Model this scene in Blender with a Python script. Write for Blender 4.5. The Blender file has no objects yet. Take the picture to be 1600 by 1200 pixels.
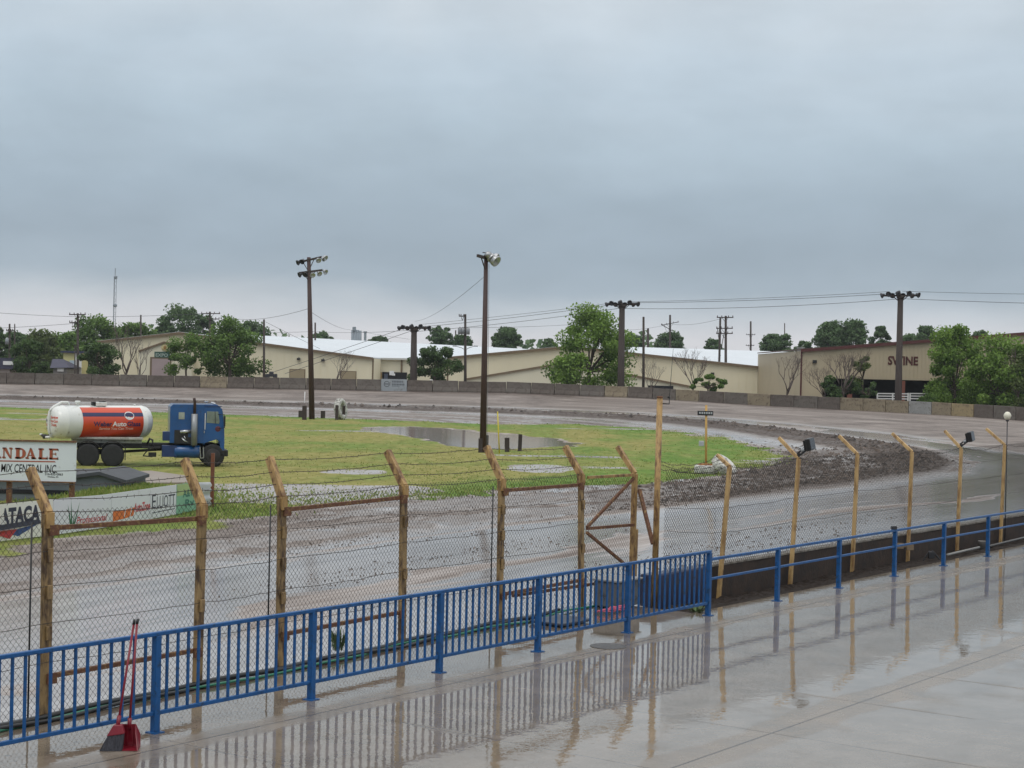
import bpy, bmesh, math, random
import numpy as np
from mathutils import Vector, Matrix
random.seed(7); RNG = np.random.default_rng(7)
S = bpy.context.scene; COL = S.collection; R = math.radians; PI = math.pi

# ------------------------------------------------------------------ camera, sky, sun, exposure
F, CX, CY, HOR, ROLL, CAMH = 2600.0, 800.0, 600.0, 583.0, 1.3, 4.05
_p = -math.atan((CY-HOR)/F); _r = R(ROLL)
_F = Vector((0, math.cos(_p), math.sin(_p))); _U0 = Vector((0, -math.sin(_p), math.cos(_p))); _R0 = Vector((1, 0, 0))
CAM_U = -math.sin(_r)*_R0 + math.cos(_r)*_U0; CAM_R = math.cos(_r)*_R0 + math.sin(_r)*_U0; CAM_F = _F
CAM = Vector((0, 0, CAMH))
cd = bpy.data.cameras.new('camera'); cam = bpy.data.objects.new('camera', cd); COL.objects.link(cam)
cd.sensor_width = 36; cd.lens = 36*F/1600; cd.clip_end = 6000; cd.clip_start = 0.1
m3 = Matrix((CAM_R, CAM_U, -CAM_F)).transposed(); cam.matrix_world = Matrix.Translation(CAM) @ m3.to_4x4()
S.camera = cam

W = bpy.data.worlds.new('World'); S.world = W; W.use_nodes = True
SUN_EL, SUN_ROT = R(62), R(150)
def build_sky():
    nt = W.node_tree; N = nt.nodes; L = nt.links; N.clear()
    out = N.new('ShaderNodeOutputWorld'); mix = N.new('ShaderNodeMixShader'); mix.inputs[0].default_value = 0.94
    b1 = N.new('ShaderNodeBackground'); b2 = N.new('ShaderNodeBackground')
    sky = N.new('ShaderNodeTexSky'); sky.sky_type = 'NISHITA'; sky.sun_disc = False
    sky.sun_elevation = SUN_EL; sky.sun_rotation = SUN_ROT
    L.new(sky.outputs[0], b1.inputs[0]); b1.inputs[1].default_value = 0.08
    tc = N.new('ShaderNodeTexCoord'); sep = N.new('ShaderNodeSeparateXYZ'); L.new(tc.outputs['Generated'], sep.inputs[0])
    mp = N.new('ShaderNodeMapping'); mp.inputs['Scale'].default_value = (3.0, 3.0, 9); L.new(tc.outputs['Generated'], mp.inputs[0])
    no = N.new('ShaderNodeTexNoise'); no.inputs['Scale'].default_value = 1.6; no.inputs['Detail'].default_value = 6; no.inputs['Roughness'].default_value = 0.52
    no.inputs['Distortion'].default_value = 0.6
    L.new(mp.outputs[0], no.inputs[0])
    off = N.new('ShaderNodeMath'); off.operation = 'MULTIPLY_ADD'; off.inputs[1].default_value = 0.10; off.inputs[2].default_value = -0.048
    L.new(no.outputs[0], off.inputs[0])
    mp2 = N.new('ShaderNodeMapping'); mp2.inputs['Scale'].default_value = (9, 9, 22); L.new(tc.outputs['Generated'], mp2.inputs[0])
    no2 = N.new('ShaderNodeTexNoise'); no2.inputs['Scale'].default_value = 1.5; no2.inputs['Detail'].default_value = 7; no2.inputs['Roughness'].default_value = 0.55
    L.new(mp2.outputs[0], no2.inputs[0])
    # the cloud layer's height moves with the noise, less so close to the horizon
    cl = N.new('ShaderNodeMapRange'); cl.inputs[1].default_value = 0.02; cl.inputs[2].default_value = 0.16; cl.inputs[3].default_value = 0.22; cl.inputs[4].default_value = 1.0
    L.new(sep.outputs[2], cl.inputs[0])
    mu = N.new('ShaderNodeMath'); mu.operation = 'MULTIPLY'; L.new(off.outputs[0], mu.inputs[0]); L.new(cl.outputs[0], mu.inputs[1])
    ad = N.new('ShaderNodeMath'); ad.operation = 'ADD'; L.new(sep.outputs[2], ad.inputs[0]); L.new(mu.outputs[0], ad.inputs[1])
    # bank of darker cloud leans: lower to the left, as in the photograph
    rp = N.new('ShaderNodeValToRGB'); e = rp.color_ramp.elements
    def lin(c): return tuple(((v/255)/12.92 if v/255 < 0.04045 else ((v/255+0.055)/1.055)**2.4) for v in c)+(1,)
    stops = [(0.0, (224, 223, 226)), (0.024, (219, 220, 225)), (0.038, (199, 207, 215)), (0.054, (168, 183, 196)), (0.075, (160, 176, 190)),
             (0.105, (166, 183, 197)), (0.145, (182, 199, 212)), (0.185, (196, 211, 223)), (0.24, (210, 220, 228)), (0.42, (228, 233, 237)), (0.75, (255, 255, 255))]
    e[0].position, e[0].color = stops[0][0], lin(stops[0][1]); e[1].position, e[1].color = stops[-1][0], lin(stops[-1][1])
    for p, c in stops[1:-1]:
        k = e.new(p); k.color = lin(c)
    L.new(ad.outputs[0], rp.inputs[0])
    mm = N.new('ShaderNodeMapRange'); mm.inputs[1].default_value = 0.3; mm.inputs[2].default_value = 0.7; mm.inputs[3].default_value = 0.945; mm.inputs[4].default_value = 1.055
    L.new(no2.outputs[0], mm.inputs[0])
    vs = N.new('ShaderNodeVectorMath'); vs.operation = 'SCALE'; L.new(rp.outputs[0], vs.inputs[0]); L.new(mm.outputs[0], vs.inputs['Scale'])
    L.new(vs.outputs[0], b2.inputs[0])
    # overcast sky is brightest overhead
    st = N.new('ShaderNodeMapRange'); st.inputs[1].default_value = 0.25; st.inputs[2].default_value = 0.9; st.inputs[3].default_value = 1.0; st.inputs[4].default_value = 1.35
    L.new(sep.outputs[2], st.inputs[0]); L.new(st.outputs[0], b2.inputs[1])
    L.new(b1.outputs[0], mix.inputs[1]); L.new(b2.outputs[0], mix.inputs[2]); L.new(mix.outputs[0], out.inputs[0])
build_sky()
sd = bpy.data.lights.new('sun', 'SUN'); sd.energy = 0.6; sd.angle = R(25); sd.color = (1, 0.97, 0.93)
so = bpy.data.objects.new('sun', sd); COL.objects.link(so); so.location = (0, 0, 80)
so.rotation_euler = (R(90)-SUN_EL, 0, R(-20))
V = S.view_settings; V.view_transform = 'Standard'; V.look = 'None'; V.exposure = 0; V.gamma = 1; V.use_curve_mapping = False
S.cycles.max_bounces = 6; S.cycles.transparent_max_bounces = 6

# ------------------------------------------------------------------ measuring helpers
def ray(px, py): px = float(px); py = float(py); return CAM_F + ((px-CX)/F)*CAM_R + ((CY-py)/F)*CAM_U
def G(px, py, z=0.0):
    d = ray(px, py); t = (float(z)-CAMH)/d.z; return CAM + d*t
def D(px, py, Y):
    d = ray(px, py); return CAM + d*(float(Y)/d.y)
def pxof(P):
    q = Vector(P)-CAM; return CX+F*q.dot(CAM_R)/q.dot(CAM_F), CY-F*q.dot(CAM_U)/q.dot(CAM_F)
RS = 1.37294; E2 = Vector((1, RS, 0)).normalized(); N2 = Vector((-E2.y, E2.x, 0)); P0 = Vector((0, 23.595, 0))
def SN(s, n, z=0.0):                    # s along the railing, n across it towards the track
    v = P0 + E2*s + N2*n; return Vector((v.x, v.y, z))
def s_at(px, n, z=0.0):
    a, b = -16.0, 90.0
    for _ in range(60):
        c = (a+b)/2
        if pxof(SN(c, n, z))[0] < px: a = c
        else: b = c
    return (a+b)/2
def z_at(P, py):                        # height above P's plan position that shows at picture row py
    lo, hi = -5.0, 60.0
    for _ in range(60):
        c = (lo+hi)/2
        if pxof((P[0], P[1], c))[1] > py: lo = c
        else: hi = c
    return (lo+hi)/2
def hsh(ix, iy, sd):
    v = np.sin(ix*127.1+iy*311.7+sd*74.7)*43758.5453; return v-np.floor(v)
def vnoise(x, y, sd=0):
    ix, iy = np.floor(x), np.floor(y); fx, fy = x-ix, y-iy; fx = fx*fx*(3-2*fx); fy = fy*fy*(3-2*fy)
    a, b, c, d = hsh(ix, iy, sd), hsh(ix+1, iy, sd), hsh(ix, iy+1, sd), hsh(ix+1, iy+1, sd)
    return (a*(1-fx)+b*fx)*(1-fy)+(c*(1-fx)+d*fx)*fy
def fbm(x, y, sd=0, o=4):
    r = 0; a = .5
    for k in range(o): r = r+a*vnoise(x*2**k, y*2**k, sd+k*3); a *= .5
    return r
def sst(a, b, x): t = np.clip((x-a)/(b-a), 0, 1); return t*t*(3-2*t)

# ------------------------------------------------------------------ materials
MATS = {}
def lin1(v): v /= 255.0; return v/12.92 if v < 0.04045 else ((v+0.055)/1.055)**2.4
def mat(name, col, rough=0.6, metal=0.0, var=0.12, scale=3.0, bump=0.0, bscale=30.0, dirt=None, dirt_amt=0.0, coat=0.0, wave=None, stretch=(1, 1, 1), spec=0.5):
    if name in MATS: return MATS[name]
    m = bpy.data.materials.new(name); m.use_nodes = True; nt = m.node_tree; N = nt.nodes; L = nt.links
    b = N['Principled BSDF']; b.inputs['Roughness'].default_value = rough; b.inputs['Metallic'].default_value = metal
    b.inputs['Coat Weight'].default_value = coat; b.inputs['Coat Roughness'].default_value = 0.08; b.inputs['Specular IOR Level'].default_value = spec
    tc = N.new('ShaderNodeTexCoord'); mp = N.new('ShaderNodeMapping'); mp.inputs['Scale'].default_value = stretch; L.new(tc.outputs['Object'], mp.inputs[0])
    no = N.new('ShaderNodeTexNoise'); no.inputs['Scale'].default_value = scale; no.inputs['Detail'].default_value = 6; no.inputs['Roughness'].default_value = .6; L.new(mp.outputs[0], no.inputs[0])
    rp = N.new('ShaderNodeValToRGB'); e = rp.color_ramp.elements
    c = Vector(col[:3]); e[0].position = .3; e[0].color = (*(c*(1-var)), 1); e[1].position = .7; e[1].color = (*[min(1, v) for v in (c*(1+var))], 1)
    L.new(no.outputs[0], rp.inputs[0]); last = rp.outputs[0]
    if dirt is not None:
        n2 = N.new('ShaderNodeTexNoise'); n2.inputs['Scale'].default_value = scale*2.3; n2.inputs['Detail'].default_value = 8; n2.inputs['Roughness'].default_value = .7; L.new(mp.outputs[0], n2.inputs[0])
        r2 = N.new('ShaderNodeMapRange'); r2.inputs[1].default_value = .62-dirt_amt*.3; r2.inputs[2].default_value = .72-dirt_amt*.2; L.new(n2.outputs[0], r2.inputs[0])
        mx = N.new('ShaderNodeMix'); mx.data_type = 'RGBA'; L.new(r2.outputs[0], mx.inputs[0]); L.new(last, mx.inputs[6]); mx.inputs[7].default_value = (*dirt, 1); last = mx.outputs[2]
    L.new(last, b.inputs['Base Color'])
    h = None
    if bump:
        n3 = N.new('ShaderNodeTexNoise'); n3.inputs['Scale'].default_value = bscale; n3.inputs['Detail'].default_value = 4; L.new(mp.outputs[0], n3.inputs[0]); h = n3.outputs[0]
    if wave:
        wv = N.new('ShaderNodeTexWave'); wv.wave_type = 'BANDS'; wv.bands_direction = wave[0]; wv.wave_profile = 'SAW'; wv.inputs['Scale'].default_value = wave[1]; L.new(tc.outputs['Object'], wv.inputs[0]); h = wv.outputs[1]
    if h is not None:
        bp = N.new('ShaderNodeBump'); bp.inputs['Strength'].default_value = bump if bump else .4; bp.inputs['Distance'].default_value = .03 if not wave else wave[2]; L.new(h, bp.inputs['Height']); L.new(bp.outputs[0], b.inputs['Normal'])
    MATS[name] = m; return m
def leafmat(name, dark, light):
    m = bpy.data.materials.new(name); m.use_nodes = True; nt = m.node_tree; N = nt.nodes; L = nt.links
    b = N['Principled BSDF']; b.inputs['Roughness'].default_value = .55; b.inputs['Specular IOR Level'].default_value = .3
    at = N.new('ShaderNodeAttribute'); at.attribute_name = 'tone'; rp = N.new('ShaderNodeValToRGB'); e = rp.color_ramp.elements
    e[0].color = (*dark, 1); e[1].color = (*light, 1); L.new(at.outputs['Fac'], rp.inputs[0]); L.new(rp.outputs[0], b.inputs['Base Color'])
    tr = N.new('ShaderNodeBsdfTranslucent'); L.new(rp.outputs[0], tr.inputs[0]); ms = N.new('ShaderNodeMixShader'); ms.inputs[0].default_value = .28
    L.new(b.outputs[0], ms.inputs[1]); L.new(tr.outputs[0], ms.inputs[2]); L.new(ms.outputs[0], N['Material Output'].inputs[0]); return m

# ------------------------------------------------------------------ mesh collector
class MB:
    def __init__(s): s.v = []; s.f = []; s.sm = []
    def add(s, vs, fs, smooth=False):
        o = len(s.v); s.v += [tuple(p) for p in vs]; s.f += [tuple(i+o for i in q) for q in fs]; s.sm += [smooth]*len(fs); return s
    def box(s, c, d, M=None):
        c = Vector(c); h = Vector(d)/2; vs = []
        for x in (-1, 1):
            for y in (-1, 1):
                for z in (-1, 1):
                    p = Vector((x*h.x, y*h.y, z*h.z)); vs.append(c+(M @ p if M else p))
        return s.add(vs, [(0, 1, 3, 2), (4, 6, 7, 5), (0, 4, 5, 1), (2, 3, 7, 6), (0, 2, 6, 4), (1, 5, 7, 3)])
    def bar(s, a, b, w, h, up=(0, 0, 1)):       # square bar from a to b
        a, b = Vector(a), Vector(b); d = (b-a).normalized(); u = Vector(up)
        if abs(d.dot(u)) > .98: u = Vector((0, 1, 0))
        x = d.cross(u).normalized(); y = x.cross(d).normalized(); vs = []
        for p in (a, b):
            for i, j in ((-1, -1), (1, -1), (1, 1), (-1, 1)): vs.append(p+x*(i*w/2)+y*(j*h/2))
        return s.add(vs, [(3, 2, 1, 0), (4, 5, 6, 7), (0, 1, 5, 4), (1, 2, 6, 5), (2, 3, 7, 6), (3, 0, 4, 7)])
    def tube(s, pts, r, n=8, cap=True):
        pts = [Vector(p) for p in pts]; k = len(pts); rr = r if isinstance(r, (list, tuple)) else [r]*k; vs = []; fs = []
        for i, p in enumerate(pts):
            d = (pts[min(i+1, k-1)]-pts[max(i-1, 0)]).normalized(); u = Vector((0, 0, 1)) if abs(d.z) < .9 else Vector((0, 1, 0))
            x = d.cross(u).normalized(); y = x.cross(d)
            for j in range(n): t = 2*PI*j/n; vs.append(p+(x*math.cos(t)+y*math.sin(t))*rr[i])
        for i in range(k-1):
            for j in range(n): fs.append((i*n+j, i*n+(j+1) % n, (i+1)*n+(j+1) % n, (i+1)*n+j))
        if cap: fs += [tuple(range(n))[::-1], tuple(range((k-1)*n, k*n))]
        return s.add(vs, fs, n > 5)
    def lathe(s, c, prof, ax=(0, 0, 1), n=16, cap=True):   # prof: (distance along axis, radius)
        c = Vector(c); d = Vector(ax).normalized(); u = Vector((0, 0, 1)) if abs(d.z) < .9 else Vector((0, 1, 0)); x = d.cross(u).normalized(); y = x.cross(d); vs = []; fs = []
        for a, r in prof:
            for j in range(n): t = 2*PI*j/n; vs.append(c+d*a+(x*math.cos(t)+y*math.sin(t))*max(r, 1e-4))
        for i in range(len(prof)-1):
            for j in range(n): fs.append((i*n+j, i*n+(j+1) % n, (i+1)*n+(j+1) % n, (i+1)*n+j))
        if cap: fs += [tuple(range(n))[::-1], tuple(range((len(prof)-1)*n, len(prof)*n))]
        return s.add(vs, fs, True)
    def prism(s, poly, ext):                     # planar polygon pushed along ext
        p = [Vector(q) for q in poly]; n = len(p); e = Vector(ext)
        fs = [tuple(range(n))[::-1], tuple(range(n, 2*n))]+[(i, (i+1) % n, n+(i+1) % n, n+i) for i in range(n)]
        return s.add(p+[q+e for q in p], fs)
    def build(s, name, m, parent=None, bevel=0.0, local=False):
        me = bpy.data.meshes.new(name); o = bpy.data.objects.new(name, me); COL.objects.link(o)
        off = Vector((0, 0, 0))
        if parent is None:
            if s.v and not local:
                a = np.array(s.v); off = Vector(((a[:, 0].min()+a[:, 0].max())/2, (a[:, 1].min()+a[:, 1].max())/2, a[:, 2].min())); o.location = off
        else:
            o.parent = parent; q = parent
            while not local and q is not None: off = off+q.location; q = q.parent
        me.from_pydata([tuple(Vector(p)-off) for p in s.v], [], s.f); me.materials.append(m)
        me.polygons.foreach_set('use_smooth', s.sm); me.update()
        bm = bmesh.new(); bm.from_mesh(me); bmesh.ops.recalc_face_normals(bm, faces=bm.faces); bm.to_mesh(me); bm.free()
        if bevel:
            md = o.modifiers.new('bevel', 'BEVEL'); md.width = bevel; md.segments = 2; md.limit_method = 'ANGLE'
        return o
def tag(o, label=None, cat=None, group=None, kind=None):
    if label: o['label'] = label
    if cat: o['category'] = cat
    if group: o['group'] = group
    if kind: o['kind'] = kind
    return o
def thing(name, label, cat, loc, rotz=0.0, group=None):
    o = bpy.data.objects.new(name, None); COL.objects.link(o); o.location = loc; o.rotation_euler = (0, 0, rotz); o.empty_display_size = .3
    return tag(o, label, cat, group)
def dup(root, loc, rotz, label, group=None):
    def cp(o, par):
        c = o.copy(); COL.objects.link(c)
        if par is not None: c.parent = par
        for ch in o.children: cp(ch, c)
        return c
    r = cp(root, None); r.location = loc; r.rotation_euler = (0, 0, rotz); r['label'] = label
    if group: r['group'] = group
    return r
def numpy_mesh(name, V_, F_, m, parent=None, attrs=None, loc=None, smooth=False):
    me = bpy.data.meshes.new(name); k = F_.shape[1]
    off = np.zeros(3)
    o = bpy.data.objects.new(name, me); COL.objects.link(o)
    if parent is not None:
        o.parent = parent; q = parent
        while q is not None: off += np.array(q.location); q = q.parent
    elif loc is not None: o.location = loc; off = np.array(loc, float)
    me.vertices.add(len(V_)); me.vertices.foreach_set('co', (V_-off).astype(np.float32).ravel())
    me.loops.add(F_.size); me.loops.foreach_set('vertex_index', F_.astype(np.int32).ravel())
    me.polygons.add(len(F_)); me.polygons.foreach_set('loop_start', np.arange(0, F_.size, k, dtype=np.int32))
    me.polygons.foreach_set('use_smooth', np.full(len(F_), smooth))
    me.update(calc_edges=True)
    for an, (ty, dat) in (attrs or {}).items():
        a = me.attributes.new(an, ty, 'POINT'); a.data.foreach_set('value' if ty == 'FLOAT' else 'vector', np.asarray(dat, np.float32).ravel())
    me.materials.append(m); return o

def text2d(body, size=1.0, bold=0.0, shear=0.0, xs=1.0):
    cu = bpy.data.curves.new('t', 'FONT'); cu.body = body; cu.size = 1.0; cu.offset = bold; cu.shear = shear; cu.resolution_u = 3
    o = bpy.data.objects.new('t', cu); COL.objects.link(o); dg = bpy.context.evaluated_depsgraph_get()
    me = bpy.data.meshes.new_from_object(o.evaluated_get(dg)); vs = [(v.co.x*xs*size, v.co.y*size) for v in me.vertices]; fs = [tuple(p.vertices) for p in me.polygons]
    bpy.data.objects.remove(o); bpy.data.curves.remove(cu); bpy.data.meshes.remove(me); return vs, fs
def lettering(body, fn, m, parent, width=None, height=None, bold=0.0, shear=0.0, local=False, cap=.7, label=None, name='lettering'):
    """text as a thin mesh; fn(u, v) maps text coordinates (metres, left baseline origin) onto the surface"""
    vs, fs = text2d(body, 1, bold, shear); x0 = min(v[0] for v in vs); x1 = max(v[0] for v in vs)
    sy = height/cap; sx = width/(x1-x0) if width else sy
    b = MB(); b.add([fn((x-x0)*sx, y*sy) for x, y in vs], fs); o = b.build(name, m, parent, local=local)
    if label: o['label'] = label
    return o

# palette
M_blue = mat('blue_rail_paint', (.008, .082, .25), .42, 0, .16, 5, dirt=(.012, .045, .11), dirt_amt=.35, spec=.4)
M_yel = mat('weathered_yellow_paint', (.40, .25, .095), .5, 0, .22, 4, .25, 40, dirt=(.12, .055, .022), dirt_amt=.55, stretch=(1, 1, .35))
M_yel2 = mat('faded_yellow_fence_paint', (.52, .345, .15), .5, 0, .14, 3, .2, 40, dirt=(.26, .15, .06), dirt_amt=.6, stretch=(1, 1, .3))
M_yeldark = mat('brown_yellow_post_paint', (.31, .205, .09), .5, 0, .28, 4, .25, 40, dirt=(.07, .04, .022), dirt_amt=.6, stretch=(1, 1, .3))
M_rust = mat('rusty_frame_steel', (.13, .055, .03), .7, .1, .3, 8, .3, 60, dirt=(.30, .19, .07), dirt_amt=.35)
M_wire = mat('dull_fence_wire', (.030, .026, .024), .8, 0, .2, 3)
M_barb = mat('old_barbed_wire', (.055, .045, .04), .7, .3, .2, 3)
M_conc = mat('barrier_concrete', (.125, .104, .088), .85, 0, .18, .8, .25, 9, dirt=(.085, .065, .055), dirt_amt=.5)
M_conc2 = mat('barrier_concrete_grey', (.14, .122, .105), .85, 0, .18, .8, .25, 9, dirt=(.085, .065, .055), dirt_amt=.4)
M_tan = mat('tan_painted_barrier', (.25, .205, .14), .85, 0, .15, .8, .2, 9, dirt=(.12, .09, .06), dirt_amt=.4)
M_pale = mat('pale_painted_barrier', (.27, .27, .26), .85, 0, .15, .8, .2, 9, dirt=(.12, .10, .09), dirt_amt=.3)
M_bwall = mat('dark_wet_retaining_wall', (.042, .026, .018), .75, 0, .3, 1.5, .35, 14, dirt=(.025, .018, .015), dirt_amt=.5)
M_wood = mat('dark_creosote_wood', (.045, .033, .028), .8, 0, .25, 3, .3, 30, stretch=(1, 1, .15))
M_brownpole = mat('brown_painted_pole', (.055, .028, .024), .6, 0, .25, 3, .2, 20, stretch=(1, 1, .15))
M_steel = mat('grey_galvanised_steel', (.28, .29, .30), .45, .6, .12, 4)
M_dsteel = mat('dark_fixture_metal', (.045, .045, .05), .5, .4, .2, 4)
M_lens = mat('silvery_lamp_reflector', (.45, .46, .47), .3, .6, .1, 5)
M_black = mat('black_plastic', (.012, .012, .013), .4, 0, .1, 5)
M_white = mat('white_paint', (.74, .74, .72), .45, 0, .06, 3, dirt=(.45, .42, .38), dirt_amt=.1)
M_rubber = mat('tyre_rubber', (.018, .018, .019), .75, 0, .25, 6, .3, 40)
M_cream = mat('cream_metal_siding', (.74, .68, .50), .55, 0, .05, .15, wave=('X', 1.6, .02))
M_cream2 = mat('cream_metal_siding_plain', (.70, .66, .51), .55, 0, .05, .15, wave=('X', 1.6, .02))
M_tanbarn = mat('tan_ribbed_siding', (.43, .365, .25), .55, 0, .07, .2, wave=('X', .55, .05))
M_trim = mat('brown_roof_trim', (.17, .12, .07), .5, 0, .1, 3)
M_maroon = mat('maroon_trim_paint', (.085, .020, .018), .5, 0, .1, 3)
M_roof = mat('white_metal_roof', (.66, .70, .73), .4, .1, .05, .2, wave=('X', 1.2, .02))
M_dark = mat('dark_interior', (.012, .013, .017), .9, 0, .3, 1)
M_red = mat('red_signage_paint', (.62, .06, .025), .4, 0, .06, 2)
M_navy = mat('navy_signage_paint', (.02, .025, .09), .4, 0, .1, 2)

# ------------------------------------------------------------------ the ground
def poly_xy(px, z): return np.array([tuple(G(x, y, z)[:2]) for x, y in px])
BERM = poly_xy([(-500, 613), (-200, 619), (0, 624.5), (200, 629.5), (400, 634.5), (600, 640), (800, 646.5), (1000, 656), (1100, 664), (1200, 675), (1300, 690), (1400, 706), (1450, 720), (1472, 735), (1455, 748),
                (1400, 757), (1300, 773), (1200, 784), (1000, 801), (800, 817), (600, 842), (400, 872), (200, 906), (0, 938), (-300, 1000)], -.55)
GRASS = poly_xy([(-500, 619), (0, 636), (200, 643), (350, 648), (450, 652), (560, 655), (650, 659), (760, 663), (900, 663), (1000, 669), (1100, 681), (1180, 696), (1215, 711), (1205, 727), (1120, 748), (1000, 758), (900, 761),
                 (800, 768), (700, 776), (600, 785), (520, 792), (440, 800), (340, 815), (300, 825), (100, 848), (-300, 910)], -.6)
POND = poly_xy([(572, 668), (640, 666), (700, 669), (780, 677), (850, 683), (905, 692), (890, 697), (820, 699), (760, 701), (715, 698), (690, 690), (640, 683), (600, 678)], -.6)
def sdf(poly, X, Y, want_s=False):
    best = np.full(X.shape, 1e9); arc = np.zeros(X.shape); ins = np.zeros(X.shape, bool); acc = 0.0
    n = len(poly)
    for i in range(n):
        a = poly[i]; b = poly[(i+1) % n]; ex, ey = b-a; L2 = ex*ex+ey*ey
        t = np.clip(((X-a[0])*ex+(Y-a[1])*ey)/L2, 0, 1); d = np.hypot(X-a[0]-t*ex, Y-a[1]-t*ey)
        k = d < best; best = np.where(k, d, best); arc = np.where(k, acc+t*math.sqrt(L2), arc); acc += math.sqrt(L2)
        c = ((a[1] > Y) != (b[1] > Y)) & (X < (b[0]-a[0])*(Y-a[1])/((b[1]-a[1]) if b[1] != a[1] else 1e-9)+a[0]); ins ^= c
    d = np.where(ins, -best, best)
    return (d, arc) if want_s else d
# wall behind the far straight: distance and foot height as a function of bearing
W_PX = np.array([-300, 0, 400, 800, 1000, 1200, 1350, 1500, 1650, 1900.]); W_Y = np.array([236, 235, 233, 228, 222, 214, 205, 195, 184, 168.])
W_B = np.array([592, 599, 607, 614, 621.5, 634, 642, 650, 661, 680.]); W_T = np.array([575, 582, 589.5, 597, 605, 616, 622.5, 631, 639, 655.])
W_Z = np.array([D(a, b, c).z for a, b, c in zip(W_PX, W_B, W_Y)])
LIP = np.array([(800+F*p[0]/p[1], p[1]) for p in BERM[:13]]+[(1560, 74.), (1700, 66.), (2200, 50.)])
def ground_z(X, Y, full=False):
    X = np.asarray(X, float); Y = np.asarray(Y, float)
    nn = (X-P0.x)*N2.x+(Y-P0.y)*N2.y
    z = -.16-.42*sst(2, 16, nn)
    pc = 800+F*X/np.maximum(Y, 1)
    lip = np.interp(pc, LIP[:, 0], LIP[:, 1]); wy = np.interp(pc, W_PX, W_Y); wz = np.interp(pc, W_PX, W_Z)
    t = np.clip((Y-lip)/(wy-lip), 0, 1); up = t*t*(1.6-.6*t)
    z = z+(wz-z)*up
    z = np.where(Y > wy, wz+(0.5-wz)*sst(0, 25, Y-wy), z)
    tb, arc = sdf(BERM, X, Y, True); tg = sdf(GRASS, X, Y)
    wob = (fbm(X*.35, Y*.35, 3)-.47)
    wd = 1.1+Y/95
    rid = np.exp(-((tb+wd*.6)/wd)**2)*(Y > 40)*sst(-40, -8, X+0*Y-(Y-70)*.0) if False else np.exp(-((tb+wd*.6)/wd)**2)
    nearside = sst(75, 95, Y)+sst(0, 14, X)*(Y < 95)
    rid = rid*np.clip(nearside, 0, 1)
    z = z+rid*(.24+.16*fbm(arc*.6, tb, 5))
    z = z+np.clip(nearside, 0, 1)*sst(-2.0, .2, tb)*.34*(1-up)*sst(60, 25, tb)
    clod = np.clip(sst(.5, -1.5, tb)*sst(-1.2, 1.0, tg), 0, 1)
    amp = np.where(Y > 130, .05, .12)
    z = z+clod*(fbm(X*1.3, Y*1.3, 9, 5)-.45)*amp*2.2
    gr = sst(.8, -.9, tg+wob*5)
    z = z+gr*(fbm(X*.25, Y*.25, 21)-.45)*.10
    # low mound behind the banner and the pond's hollow
    mc = G(195, 772, -.3); z = z+.55*np.exp(-(((X-mc.x)/2.0)**2+((Y-mc.y)/4.5)**2))
    pd = sdf(POND, X, Y); z = z-.12*sst(.9, -1.6, pd+wob*3.0)
    if not full: return z
    return z, tb, arc, tg, clod, gr, rid, pd, wob, nn, up, nearside

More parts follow.
